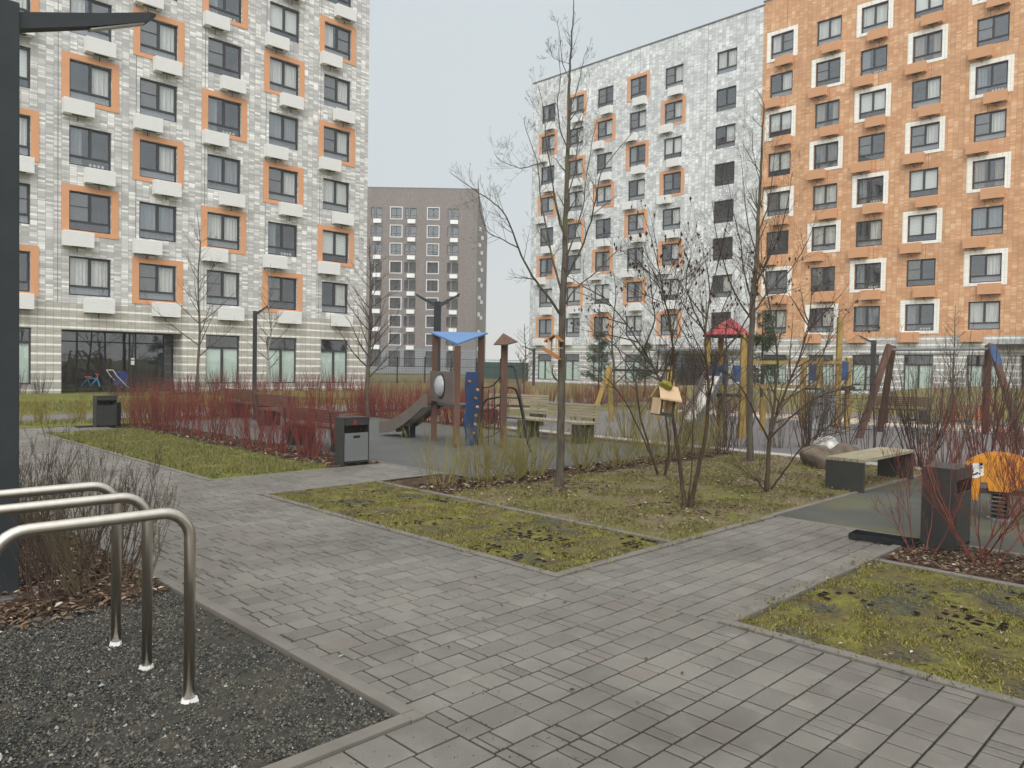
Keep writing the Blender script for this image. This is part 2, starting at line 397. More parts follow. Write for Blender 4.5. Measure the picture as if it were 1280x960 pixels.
# main walk (along Y), lower-left field, side branch towards the rubber, cross path
pave(XL, -1.0, XR, 19.8)
pave(-2.5, -1.0, XL, 2.65, 0.23, True, 1.35)
pave(4.28, 2.42, 7.80, 3.76)
pave(4.28, 8.50, 7.10, 9.86)
pave(-6.0, 18.2, XL, 19.8)
pave(4.28, 18.2, 5.9, 19.6)
pv = PB.build('paved_walk', M_PAV); pv['kind'] = 'structure'
b = MB()
for x0, y0, x1, y1 in ((XL, -1.0, XR, 19.8), (-2.5, -1.0, XL, 2.65), (4.28, 2.42, 7.80, 3.76), (4.28, 8.50, 7.10, 9.86), (-6, 18.2, XL, 19.8), (4.28, 18.2, 5.9, 19.6)):
    b.quad((x0, y0, 0.0085), (x1, y0, 0.0085), (x1, y1, 0.0085), (x0, y1, 0.0085))
o = b.build('path_bedding', M_JOINT); o['kind'] = 'structure'
def kerb(x0, y0, x1, y1, h=0.03, wd=0.075):
    b = MB(); L = max(abs(x1 - x0), abs(y1 - y0)); n = max(1, int(L / 1.0))
    for k in range(n):
        t0, t1 = k / n, (k + 1) / n; g_ = 0.003
        hz = h + R.uniform(-.003, .003)
        if abs(x1 - x0) > abs(y1 - y0): b.box(x0 + (x1 - x0) * t0 + g_, y0 - wd / 2, -.05, x0 + (x1 - x0) * t1 - g_, y0 + wd / 2, hz)
        else: b.box(x0 - wd / 2, y0 + (y1 - y0) * t0 + g_, -.05, x0 + wd / 2, y0 + (y1 - y0) * t1 - g_, hz)
    o = b.build('kerb', M_KERB, bevel=0.006); o['kind'] = 'structure'
kerb(2.11, 2.73, 2.11, 18.1); kerb(-2.5, 2.69, 2.07, 2.69)
kerb(4.32, 3.84, 4.32, 8.42); kerb(4.36, 3.80, 7.80, 3.80); kerb(4.36, 8.46, 5.90, 8.46)
kerb(4.32, -1.0, 4.32, 2.34); kerb(4.36, 2.38, 6.64, 2.38); kerb(6.72, 2.38, 7.48, 2.38); kerb(6.68, -1.0, 6.68, 2.33)
kerb(5.94, 3.85, 5.94, 8.42); kerb(7.84, -1.0, 7.84, 1.95); kerb(7.84, 2.42, 7.84, 3.76, 0.022)
kerb(4.32, 9.94, 4.32, 18.1); kerb(4.36, 9.90, 7.10, 9.90, 0.022)
kerb(7.88, 3.84, 13.0, 3.84, 0.025, 0.06)
kerb(7.14, 8.4, 7.14, 13.0, 0.025, 0.06); kerb(7.2, 7.86, 13.0, 7.86, 0.02, 0.06)

b = MB()
for x, y in ((2.11, 2.69), (4.32, 3.80), (4.32, 8.46), (4.32, 2.38), (4.32, 9.90), (6.68, 2.38)): b.box(x - .0395, y - .0395, -.05, x + .0395, y + .0395, .028)
o = b.build('kerb_corners', M_KERB, bevel=.004); o['kind'] = 'structure'
# surfaces
sheet('rubber_surface', 7.88, -3.0, 13.4, 3.80, 0.012, M_RUBG)
sheet('playground_surface', 7.18, 7.9, 12.9, 20.5, 0.012, M_RUB)
sheet('playground_surface', 13.8, -4.0, 23.5, 17.0, 0.008, M_ASPH)
sheet('courtyard_path', -8, 21.4, 36, 24.2, 0.002, M_ASPH)
sheet('courtyard_path', 26.5, -10, 29.0, 21.3, 0.003, M_ASPH)
sheet('sand_strip', 23.6, -6.0, 26.4, 16.0, 0.004, M_SAND)
b = MB()
for k in range(22): b.box(23.45, -6 + k * 1.0, 0, 23.6, -6 + k * 1.0 + .99, .09)
o = b.build('kerb', simple('pale_concrete_kerb', S(205, 200, 190), .8, .08, 3), bevel=.01); o['kind'] = 'structure'
b = MB(); b.box(13.45, -4, 0, 13.78, 17, .03); o = b.build('kerb', simple('pale_edging_slabs', S(160, 155, 148), .8, .1, 3), bevel=.006); o['kind'] = 'structure'

bumpy('moss_bed', 4.36, 3.86, 5.90, 8.42, M_MOSS, 0.035, 0.016, 0.018, 7, 0, 1)
bumpy('moss_bed', 4.36, -1.0, 6.64, 2.33, M_MOSS, 0.035, 0.016, 0.018, 7, 0, 2)
bumpy('soil_bed', 5.98, 3.88, 13.4, 7.12, M_SOIL, 0.07, 0.02, 0.02, 3, 0.02, 3)
bumpy('mulch_bed', 5.98, 7.84, 7.10, 8.40, M_MULCH, 0.05, 0.02, 0.015, 7, 0, 44)
bumpy('mulch_bed', 5.98, 7.12, 13.4, 7.82, M_MULCH, 0.05, 0.02, 0.015, 7, 0, 4)
bumpy('mulch_bed', 6.72, -1.0, 7.80, 2.32, M_MULCH, 0.04, 0.02, 0.015, 9, 0, 5)
bumpy('lawn', 4.36, 9.95, 6.18, 18.1, M_LAWN, 0.06, 0.018, 0.02, 4, 0.01, 6)
bumpy('mulch_bed', 6.2, 9.95, 7.10, 19.6, M_MULCH, 0.05, 0.02, 0.015, 7, 0, 7)
bumpy('gravel_bed', -2.5, 2.74, 2.07, 5.32, M_GRAVEL, 0.03, 0.014, 0.008, 11, 0.006, 8)
bumpy('leaf_litter_bed', -4.0, 5.34, 2.07, 8.6, M_MULCH, 0.05, 0.02, 0.015, 7, 0.02, 9)
bumpy('lawn', -6.0, 8.62, 2.07, 18.1, M_LAWN, 0.15, 0.018, 0.01, 3, 0.02, 10)
bumpy('mulch_bed', 12.95, 7.9, 13.4, 20.0, M_MULCH, 0.06, 0.02, 0.015, 7, 0, 11)
bumpy('lawn', -2.0, 24.3, 22.0, 37.6, M_LAWN, 0.35, 0.03, 0.03, 1, 0.05, 12)
bumpy('lawn', -6, 19.9, 9.0, 21.3, M_LAWN, 0.2, 0.03, 0.02, 1, 0.03, 13)
bumpy('mulch_bed', 11.0, 20.6, 34.0, 21.3, M_MULCH, 0.1, 0.03, 0.02, 5, 0, 14)

def mound(name, cx, cy, rx, ry, h, m):
    v = []; f = []; N = 28
    for j in range(N + 1):
        for i in range(N + 1):
            u, t = i / N * 2 - 1, j / N * 2 - 1
            d = min(1, sqrt(u * u + t * t)); z = h * (0.5 + 0.5 * cos(pi * d)) + (0.06 * noise.noise(Vector((u * 4, t * 4, 2))) if d < .95 else -.02)
            v.append((cx + u * rx, cy + t * ry, z - 0.01))
    for j in range(N):
        for i in range(N):
            a = j * (N + 1) + i; f.append((a, a + 1, a + N + 2, a + N + 1))
    b = MB(); b.v, b.f, b.mi = v, f, [0] * len(f); o = b.build(name, m, smooth=True); o['kind'] = 'structure'
M_BERM = grassmat('dry_spring_turf', [S(120, 108, 72), S(132, 122, 78), S(140, 132, 82), S(150, 138, 96)], 0.6)
mound('grass_mound', 40, 9.5, 9.5, 9, 1.0, M_BERM)
mound('grass_mound', 41, -3, 8, 7, 1.5, M_BERM)
mound('grass_mound', 42, 24, 8, 11, 0.6, M_BERM)
sheet('lawn', 29.1, -12, 53.6, 52, -0.004, M_BERM)

# plastic turf grid showing through the moss
def turf_grid(x0, y0, x1, y1):
    b = MB(); p = 0.066; tk = 0.003
    def hz(x, y): return 0.016 + 0.010 * noise.noise(Vector((x * 1.3, y * 1.3, 9)))
    nx = int((x1 - x0) / p); ny = int((y1 - y0) / p)
    for i in range(nx):
        for j in range(ny):
            x, y = x0 + i * p, y0 + j * p
            if noise.noise(Vector((x * 2.6, y * 2.6, 4.2))) < 0.27: continue
            z = hz(x, y); k = 0.014 if (i + j) % 2 else -0.014
            b.bar((x, y, z), (x + p / 2, y + k, z), tk, .02); b.bar((x + p / 2, y + k, z), (x + p, y, z), tk, .02)
            b.bar((x, y, z), (x - k, y + p / 2, z), tk, .02); b.bar((x - k, y + p / 2, z), (x, y + p, z), tk, .02)
    gm = MATS.setdefault('grid', simple('grey_plastic_grid', S(92, 91, 80), .9, .2, 8, spec=.03)); o = b.build('turf_grid', gm); tag(o, kind='stuff')
    c = MB(); rg = random.Random(int(x1 * 10)); gp = MATS.setdefault('cell', simple('open_soil_cells', S(30, 27, 23), .95, .4, 30, spec=.05))
    for i in range(nx):
        for j in range(ny):
            x, y = x0 + (i + .5) * p, y0 + (j + .5) * p; q = noise.noise(Vector((x * 2.2, y * 2.2, 7.7)))
            if q + rg.uniform(-.75, .25) < .27: continue
            z = hz(x, y) + .008; h1, h2 = p * rg.uniform(.25, .46), p * rg.uniform(.25, .46)
            c.quad((x - h1, y - h2 * .8, z), (x + h1 * .8, y - h2, z), (x + h1, y + h2 * .8, z + .002), (x - h1 * .9, y + h2, z), gp)
    o = c.build('open_turf_cells', gp); tag(o, kind='stuff')
turf_grid(4.38, 3.9, 5.88, 8.4); turf_grid(4.38, 0.2, 6.62, 2.3)

# stuff: blades, leaves, stones ----------------------------------------------
def blademat(name, stops, rough=0.8):
    stops = [(p, KK(c)) for p, c in stops]
    b = NB(name); b.color(b.ramp(b.rand(), stops)); b.b.inputs['Roughness'].default_value = rough; b.b.inputs['Specular IOR Level'].default_value = .15
    return b.m
M_BLADE = blademat('grass_blades', [(0, S(88, 94, 44)), (.3, S(112, 120, 54)), (.55, S(136, 138, 62)), (.75, S(160, 146, 98)), (1, S(178, 160, 124))])
M_MOSSB = blademat('moss_tufts', [(0, S(86, 82, 50)), (.25, S(116, 116, 58)), (.5, S(148, 146, 62)), (.72, S(168, 162, 84)), (.88, S(170, 148, 110)), (1, S(124, 100, 76))])
M_DRYB = blademat('dry_grass_blades', [(0, S(92, 100, 48)), (.3, S(118, 122, 58)), (.6, S(146, 134, 88)), (1, S(176, 158, 124))])
M_LEAF = blademat('fallen_dead_leaves', [(0, S(74, 58, 46)), (.4, S(104, 84, 68)), (.75, S(134, 110, 90)), (.95, S(166, 144, 120)), (1, S(214, 200, 178))])
M_STONE = blademat('crushed_dark_stone', [(0, S(54, 56, 54)), (.4, S(80, 82, 78)), (.7, S(106, 102, 92)), (.97, S(128, 120, 106)), (1, S(196, 190, 178))])
def blades(name, x0, y0, x1, y1, dens, h, m, thr=-0.2, sc=2.2, seed=0, wd=0.004, lean=0.6, base=0.012):
    v = []; f = []; n = int((x1 - x0) * (y1 - y0) * dens); rr = random.Random(seed)
    for _ in range(n):
        x, y = rr.uniform(x0, x1), rr.uniform(y0, y1)
        q = noise.fractal(Vector((x * sc, y * sc, seed)), 1.0, 2.0, 3)
        if q < thr + rr.uniform(-.25, .25): continue
        hh = h * rr.uniform(.45, 1.25) * (1 + q * .6); a = rr.uniform(0, 2 * pi); l = hh * lean * rr.random()
        dx, dy = cos(a), sin(a); w_ = wd * rr.uniform(.6, 1.4); i = len(v)
        a2 = rr.uniform(0, 2 * pi); z0 = base - .006
        v += [(x - dy * w_, y + dx * w_, z0), (x + dy * w_, y - dx * w_, z0), (x + cos(a2) * l, y + sin(a2) * l, z0 + hh)]
        f.append((i, i + 1, i + 2))
    b = MB(); b.v, b.f, b.mi = v, f, [0] * len(f); o = b.build(name, m); tag(o, kind='stuff'); return o
blades('moss', 4.37, 3.88, 5.90, 8.42, 7000, .017, M_MOSSB, .0, 3.2, 1, .005, 1.3, .022)
blades('moss', 4.37, .2, 6.64, 2.33, 9000, .015, M_MOSSB, .0, 3.2, 2, .0045, 1.3, .022)
blades('grass', 5.99, 3.9, 10.0, 7.1, 4200, .026, M_DRYB, .04, 1.3, 3, .005, .9, .03)
blades('grass', 10.0, 3.9, 13.3, 7.1, 1200, .03, M_DRYB, .22, 1.3, 3, .006, .9, .03)
blades('grass', 4.37, 9.98, 6.15, 18.0, 2600, .05, M_BLADE, -.35, 1.2, 4, .006, .8, .03)
blades('grass', -4, 20, 9, 21.2, 500, .08, M_BLADE, -.4, 1, 5, .01, .6, .03)
blades('grass', 2.0, 24.5, 18, 30, 260, .1, M_BLADE, -.3, .6, 6, .014, .6, .04)
def scatter(name, x0, y0, x1, y1, n, sz, m, seed, base=0.02, leaf=True, thr=-9.0, sc=2.0):
    v = []; f = []; rr = random.Random(seed)
    for _ in range(n):
        x, y = rr.uniform(x0, x1), rr.uniform(y0, y1)
        if noise.noise(Vector((x * sc, y * sc, seed + .5))) < thr: continue
        s_ = sz * rr.uniform(.5, 1.3); a = rr.uniform(0, 6.28); i = len(v)
        if leaf:
            u = Vector((cos(a), sin(a), rr.uniform(-.35, .35))) * s_; q = Vector((-sin(a), cos(a), rr.uniform(-.4, .4))) * s_ * .5
            c = Vector((x, y, base + rr.uniform(0, .012))); up = Vector((0, 0, s_ * .25))
            for p in (c - u, c - q * .9 - u * .2, c - q * .7 + u * .5, c + u, c + q * .8 + u * .4, c + q - u * .3): v.append(tuple(p + up * (abs((p - c).dot(q)) / (q.length_squared + 1e-9))))
            f += [(i, i + 1, i + 2, i + 3), (i, i + 3, i + 4, i + 5)]
        else:
            z = base
            P = []
            for k in range(4):
                t = a + k * pi / 2 + rr.uniform(-.3, .3); P.append((x + cos(t) * s_ * rr.uniform(.6, 1), y + sin(t) * s_ * rr.uniform(.6, 1), z + rr.uniform(-.2, .4) * s_))
            v += P + [(x + rr.uniform(-.3, .3) * s_, y + rr.uniform(-.3, .3) * s_, z + s_ * rr.uniform(.6, 1.1))]
            f += [(i, i + 1, i + 4), (i + 1, i + 2, i + 4), (i + 2, i + 3, i + 4), (i + 3, i, i + 4)]
    b = MB(); b.v, b.f, b.mi = v, f, [0] * len(f); o = b.build(name, m); tag(o, kind='stuff')
scatter('gravel', -.6, 2.76, 2.05, 5.3, 60000, .0075, M_STONE, 1, .010, False, -.28, 1.1)
scatter('gravel', -.6, 2.76, 2.05, 5.3, 5000, .013, M_STONE, 11, .012, False)
scatter('leaf_litter', -1.6, 5.3, 2.06, 8.5, 11000, .022, M_LEAF, 2, .03)
scatter('leaf_litter', -.2, 5.1, 1.9, 5.5, 420, .028, M_LEAF, 21, .02)
scatter('leaf_litter', 6.0, 7.14, 13.3, 7.8, 1900, .034, M_LEAF, 3, .03)
scatter('leaf_litter', 6.74, -.8, 7.8, 2.3, 4200, .02, M_LEAF, 4, .03)
scatter('leaf_litter', 6.22, 9.97, 7.1, 19.5, 2600, .035, M_LEAF, 5, .03)
scatter('leaf_litter', 6.0, 3.9, 13.3, 7.1, 2600, .024, M_LEAF, 6, .035)
scatter('leaf_litter', 9.0, 3.9, 13.0, 7.0, 1600, .02, M_LEAF, 64, .035)
scatter('leaf_litter', 6.9, 6.0, 8.3, 7.1, 170, .032, M_LEAF, 62, .035)
scatter('leaf_litter', 6.9, 4.2, 8.1, 5.1, 160, .03, M_LEAF, 63, .035)
scatter('leaf_litter', 4.4, 3.9, 5.9, 8.4, 260, .018, M_LEAF, 7, .035)
scatter('leaf_litter', 4.4, 0, 6.6, 2.3, 420, .016, M_LEAF, 8, .035)
scatter('leaf_litter', 4.4, 10, 6.1, 18, 420, .026, M_LEAF, 9, .05)
scatter('leaf_litter', 2.2, 1.0, 4.2, 12, 46, .016, M_LEAF, 12, .018)
for k, (x0, y0, x1, y1) in enumerate(((4.27, 3.9, 4.42, 8.4), (4.4, 3.74, 7.6, 3.9), (4.27, .2, 4.42, 2.3), (4.4, 2.27, 6.6, 2.42), (5.88, 3.9, 6.02, 8.4))):
    blades('edge_tufts', x0, y0, x1, y1, 2600, .03, M_MOSSB, .12, 3.0, 30 + k, .004, 1.2, .024)
    scatter('leaf_litter', x0 - .05, y0 - .05, x1 + .05, y1 + .05, int(45 * ((x1 - x0) + (y1 - y0))), .012, M_LEAF, 40 + k, .034)
scatter('leaf_litter', 1.95, 5.2, 2.4, 8.4, 90, .016, M_LEAF, 50, .034)
scatter('leaf_litter', 6.4, 1.9, 7.6, 2.7, 70, .016, M_LEAF, 51, .034)
scatter('grit', 2.0, .8, 3.9, 7.5, 1500, .0042, blademat('dark_grit', [(0, S(40, 36, 32)), (1, S(84, 70, 58))]), 14, .018, False, .0, 1.0)
scatter('grit', 1.0, .8, 2.6, 2.7, 420, .0042, MATS.get('x') or bpy.data.materials['dark_grit'], 15, .018, False)

# ================================================================== BUILDINGS
WW = 1.74; DEP = 0.14
def win_mesh(kind, wd=WW, ht=WW):
    """window frame + dim room behind; local origin at lower left of the opening, outward = -y"""
    b = MB(); y0, y1 = DEP - .03, DEP + .05; t = .065
    A = lambda x0, z0, x1, z1, yy=0: b.box(x0, y0 + yy, z0, x1, y1, z1, M_FRAME)
    A(0, 0, wd, t); A(0, ht - t, wd, ht); A(0, t, t, ht - t); A(wd - t, t, wd, ht - t)
    if kind == 'up':
        zt = ht * .24; A(t, zt - .045, wd - t, zt + .045, -.006); A(wd / 2 - .06, zt + .045, wd / 2 + .06, ht - t, -.01)
        # opening sash frames
        A(wd / 2 + .06, ht - t - .035, wd - t, ht - t, -.012); A(wd - t - .035, zt + .045, wd - t, ht - t - .035, -.012)
    else:
        zt = ht * .74; A(t, zt - .05, wd - t, zt + .05, -.006); A(wd / 2 - .055, t, wd / 2 + .055, zt - .05, -.01)
    D = 1.3
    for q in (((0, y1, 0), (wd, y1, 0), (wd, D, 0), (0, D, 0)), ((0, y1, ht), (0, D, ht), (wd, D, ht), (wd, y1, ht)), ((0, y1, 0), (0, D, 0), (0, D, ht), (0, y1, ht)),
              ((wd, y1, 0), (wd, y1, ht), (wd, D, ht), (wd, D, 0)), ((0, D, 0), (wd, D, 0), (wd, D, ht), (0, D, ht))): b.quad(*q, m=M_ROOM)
    return b
_wc = {}
def cached(key, fn):
    if key not in _wc:
        o = fn(); _wc[key] = o.data; COL.objects.unlink(o); bpy.data.objects.remove(o)
    return _wc[key]
def inst(name, key, fn, parent, loc):
    me = cached(key, fn); o = bpy.data.objects.new(name, me); COL.objects.link(o); o.parent = parent; o.location = loc; return o
def pane_mesh(wd=WW, ht=WW):
    b = MB(); y = DEP + .012; b.quad((.05, y, .05), (wd - .05, y, .05), (wd - .05, y, ht - .05), (.05, y, ht - .05)); return b
def curt_mesh(v, wd=WW, ht=WW):
    b = MB(); y = DEP + .11; zt = ht * .24
    def wav(x0, x1, z0, z1, m, amp=.03, fr=34, yy=0):
        n = 22; P = [(x0 + (x1 - x0) * i / n, y + yy + amp * sin(fr * (x0 + (x1 - x0) * i / n)) + amp * .4 * sin(fr * 2.3 * i / n + v)) for i in range(n + 1)]
        for i in range(n): b.quad((P[i][0], P[i][1], z0), (P[i + 1][0], P[i + 1][1], z0), (P[i + 1][0], P[i + 1][1], z1), (P[i][0], P[i][1], z1), m)
    h = wd / 2
    if v == 0: wav(h, wd - .05, .1, ht, M_CURT[0])
    elif v == 1: wav(.05, h - .25, .1, ht, M_CURT[1]); wav(h + .3, wd - .05, .1, ht, M_CURT[1])
    elif v == 2: b.quad((.05, y, zt), (h, y, zt), (h, y, ht), (.05, y, ht), M_BLIND); b.quad((h, y, zt), (wd, y, zt), (wd, y, ht), (h, y, ht), M_BLIND)
    elif v == 3: b.quad((.07, DEP + .03, zt), (h - .06, DEP + .03, zt), (h - .06, DEP + .03, ht - .07), (.07, DEP + .03, ht - .07), M_SCREEN); b.box(.07, DEP - .02, ht * .62, h - .06, DEP + .03, ht * .62 + .025, M_FRAME); wav(h + .05, wd - .05, .1, ht, M_CURT[0])
    elif v == 4: b.quad((.07, DEP + .03, zt), (h - .06, DEP + .03, zt), (h - .06, DEP + .03, ht - .07), (.07, DEP + .03, ht - .07), M_SCREEN); b.box(.07, DEP - .02, ht * .62, h - .06, DEP + .03, ht * .62 + .025, M_FRAME)
    elif v == 5: wav(.05, wd - .05, .1, ht, M_CURT[0], .025, 40)
    elif v == 6: wav(.05, wd - .05, .1, ht, M_CURT[2], .025, 30)
    elif v == 7: b.quad((h + .06, DEP + .03, zt), (wd - .07, DEP + .03, zt), (wd - .07, DEP + .03, ht - .07), (h + .06, DEP + .03, ht - .07), M_SCREEN); b.box(h + .06, DEP - .02, ht * .62, wd - .07, DEP + .03, ht * .62 + .025, M_FRAME); wav(.05, h - .2, .1, ht, M_CURT[0])
    elif v == 8: wav(.05, h - .3, .1, ht, M_CURT[2]); [b.box(h + k * .17, y - .05, .07, h + k * .17 + .09, y + .03, .20, M_CURT[0]) for k in range(4)]
    # light sill clutter behind the lower light
    if v in (0, 3, 5, 7): b.quad((.06, y - .06, .05), (wd - .06, y - .06, .05), (wd - .06, y - .06, zt * .9), (.06, y - .06, zt * .9), M_CURT[2])
    if v == 9: b.quad((.05, y - .06, .06), (wd - .05, y - .06, .06), (wd - .05, y - .06, ht * .74), (.05, y - .06, ht * .74), M_FROST)
    return b
def ac_mesh(m):
    b = MB(); b.box(0, -.385, 0, 1.22, -.004, .66, m)
    for k in range(10): b.box(.0, -.402, .004 + k * .066, 1.22, -.386, .004 + k * .066 + .052, m)
    for k in range(6): b.box(-.012, -.385, .02 + k * .108, -.001, -.02, .02 + k * .108 + .085, m)
    b.box(.35, -.3, -.012, .95, -.1, -.001, M_DARK2); b.tube([(.55, -.2, -.01), (.6, -.15, -.12), (.64, -.02, -.2)], .018, 5, M_DARK2)
    return b
def surround_mesh(m):
    b = MB(); a, t, d, y0 = .31, .26, .20, -.03; w_, h = WW, WW
    b.box(-a, y0, -d, -.002, -.002, h + t, m); b.box(w_ + .002, y0, -d, w_ + a, -.002, h + t, m)
    b.box(-.002, y0, -d, w_ + .002, -.002, -.002, m); b.box(-.002, y0, h + .002, w_ + .002, -.002, h + t, m)
    return b

def facade(root, x0, x1, z0, z1, depth, openings, zones, roof_z=None):
    """front wall with real openings (x0,z0,x1,z1) and reveals; zones = [(ztop, material), ...]"""
    b = MB()
    xs = sorted({x0, x1} | {o[0] for o in openings} | {o[2] for o in openings})
    zs = sorted({z0, z1} | {o[1] for o in openings} | {o[3] for o in openings} | {z for z, _ in zones if z < z1})
    def mt(z):
        for t, m in zones:
            if z < t: return m
        return zones[-1][1]
    for j in range(len(zs) - 1):
        i = 0
        while i < len(xs) - 1:
            cz = (zs[j] + zs[j + 1]) / 2
            hole = lambda k: any(o[0] < (xs[k] + xs[k + 1]) / 2 < o[2] and o[1] < cz < o[3] for o in openings)
            if hole(i): i += 1; continue
            k = i
            while k + 1 < len(xs) - 1 and not hole(k + 1): k += 1
            b.quad((xs[i], 0, zs[j]), (xs[k + 1], 0, zs[j]), (xs[k + 1], 0, zs[j + 1]), (xs[i], 0, zs[j + 1]), mt(cz)); i = k + 1
    for o in openings:
        a, c, d, e_ = o[:4]; dp = o[4] if len(o) > 4 else DEP + .06; m = mt((c + e_) / 2)
        b.quad((a, 0, c), (a, 0, e_), (a, dp, e_), (a, dp, c), m); b.quad((d, 0, c), (d, dp, c), (d, dp, e_), (d, 0, e_), m)
        b.quad((a, 0, c), (a, dp, c), (d, dp, c), (d, 0, c), m); b.quad((a, 0, e_), (d, 0, e_), (d, dp, e_), (a, dp, e_), m)
    zz = z0
    for t, m in zones:
        t = min(t, z1)
        if t <= zz: continue
        b.quad((x0, 0, zz), (x0, 0, t), (x0, depth, t), (x0, depth, zz), m); b.quad((x1, 0, zz), (x1, depth, zz), (x1, depth, t), (x1, 0, t), m)
        b.quad((x0, depth, zz), (x0, depth, t), (x1, depth, t), (x1, depth, zz), m); zz = t
    wall = b.build('wall', None, root)
    r = MB(); r.box(x0 - .06, -.06, z1, x1 + .06, depth + .06, z1 + .09, M_CAP); r.build('roof', M_CAP, root)
    return wall

def apartment(name, label, loc, rz, x0, x1, z1, cols, rows, zwin, zones, par, side_par, accm, surm, ground, gz, seed, nobox=(), depth=15, holes=(), cat='apartment building'):
    root = empty(name, loc, rz); tag(root, label, cat); rr = random.Random(seed)
    op = []
    for ci, s in enumerate(cols):
        for r in rows: op.append((s, zwin + 2.9 * r, s + WW, zwin + 2.9 * r + WW))
    for s in ground: op.append((s, gz[0], s + WW + .04, gz[1]))
    op += list(holes)
    facade(root, x0, x1, -.3, z1, depth, op, zones)
    for ci, s in enumerate(cols):
        for r in rows:
            z = zwin + 2.9 * r
            wdw = inst('window', 'win', lambda: win_mesh('up').build('window'), root, (s, 0, z))
            inst('pane', 'pane', lambda: pane_mesh().build('pane', M_GLASS), wdw, (0, 0, 0))
            v = rr.choice([0, 1, 2, 3, 3, 4, 4, 5, 5, 6, 7, 8, 3, 0])
            if ci in nobox: v = rr.choice([4, 0, 5, 8])
            if ci not in nobox or rr.random() < .2: inst('curtain', 'curt%d' % v, lambda: curt_mesh(v).build('curtain'), wdw, (0, 0, 0))
            if ci in nobox: continue
            if (ci + r) % 2 == par: inst('window_surround', 'sur' + surm.name, lambda: surround_mesh(surm).build('window_surround'), root, (s, 0, z))
            right = (r % 2 == side_par)
            bx = s + WW - 1.17 if right else s - .31
            inst('air_conditioner_box', 'ac' + accm.name, lambda: ac_mesh(accm).build('air_conditioner_box', bevel=0), root, (bx, -.032, z - .76))
    H = gz[1] - gz[0]
    for s in ground:
        wdw = inst('window', 'gwin%.2f' % H, lambda: win_mesh('gr', WW + .04, H).build('window'), root, (s, 0, gz[0]))
        inst('pane', 'gpane%.2f' % H, lambda: pane_mesh(WW + .04, H).build('pane', M_GLASS), wdw, (0, 0, 0))
        inst('curtain', 'gc%.2f' % H, lambda: curt_mesh(9, WW + .04, H).build('curtain'), wdw, (0, 0, 0))
    return root

# left grey building; facade plane y = 38.19
LC = [-2.6, .6, 3.85, 7.0, 10.23, 13.2, 16.44, 19.72, 23.0]
bl = apartment('apartment_building', 'grey and white tiled building on the left with orange framed windows and a glass entrance',
    (0, 38.19, 0), 0, -4.5, 25.97, 28.9, LC, range(1, 9), 1.5, [(4.05, TL_STRIPE), (99, TL_LEFT)], 0, 1, M_ACW, M_OR,
    [-2.6, .6, 3.85, 7.0, 16.42, 19.7, 22.98], (.4, 2.87), 3, holes=[(9.94, -.02, 15.26, 2.86, 1.25)])
# glazed entrance
b = MB(); X0, X1 = 9.95, 15.25; y = 1.15
for xx in (X0, 10.85, 12.05, 13.15, 13.42, 14.75, X1 - .07): b.box(xx, y, .0, xx + .07, y + .06, 2.85)
for z in (0, 2.32, 2.79): b.box(X0 + .07, y + .005, z, X1 - .07, y + .055, z + .06)
en = b.build('entrance_glazing', M_BLACK, bl)
b = MB(); b.quad((X0, y + .03, .03), (X1, y + .03, .03), (X1, y + .03, 2.83), (X0, y + .03, 2.83)); b.build('pane', M_GLASS, en)
b = MB()
for k, xx in enumerate((13.24,)): b.box(xx, y - .012, 1.30, xx + .16, y - .003, 1.50); b.box(xx, y - .012, 1.55, xx + .16, y - .003, 1.63)
b.build('notice', simple('white_paper', S(225, 225, 220), .8, .04), en)
b = MB(); D = 4.5
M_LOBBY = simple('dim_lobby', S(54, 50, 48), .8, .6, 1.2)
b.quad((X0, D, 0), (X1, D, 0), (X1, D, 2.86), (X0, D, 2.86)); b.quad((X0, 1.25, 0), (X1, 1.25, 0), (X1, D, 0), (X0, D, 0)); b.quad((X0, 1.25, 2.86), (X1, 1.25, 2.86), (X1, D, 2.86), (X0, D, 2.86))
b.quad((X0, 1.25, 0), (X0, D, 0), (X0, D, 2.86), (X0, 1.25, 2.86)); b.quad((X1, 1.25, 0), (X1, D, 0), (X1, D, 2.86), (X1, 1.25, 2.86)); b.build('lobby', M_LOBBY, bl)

# right building, plane x = 53.94, local x = -world y
RW = [-50.38, -46.92, -43.6, -40.05, -36.5, -31.73]
bw = apartment('apartment_building', 'pale white tiled building with orange framed windows adjoining the orange building',
    (53.94, 0, 0), -pi / 2, -51.55, -27.85, 28.75, RW, range(1, 9), 1.38, [(3.5, TL_STRIPE2), (99, TL_WHITE)], 1, 0, M_ACW, M_OR,
    [-50.38, -46.92, -43.6, -40.05], (.28, 2.7), 5, nobox=(5,), holes=[(-36.3, -.02, -30.2, 2.75, 1.3)])
RO = [-27.25, -23.8, -20.72, -17.39, -13.72, -10.2, -6.6, -3.2]
bo = apartment('apartment_building', 'orange tiled building on the right with white framed windows above a white striped ground floor',
    (53.94, 0, 0), -pi / 2, -27.85, 0.5, 29.0, RO, range(1, 9), 1.38, [(3.9, TL_STRIPE2), (99, TL_ORANGE)], 0, 0, M_ACO, TL_SURW,
    [-27.25, -23.8, -20.72, -17.39, -13.72, -6.6, -3.2], (.28, 2.7), 9, holes=[(-10.9, -.02, -9.1, 2.7, .8)])
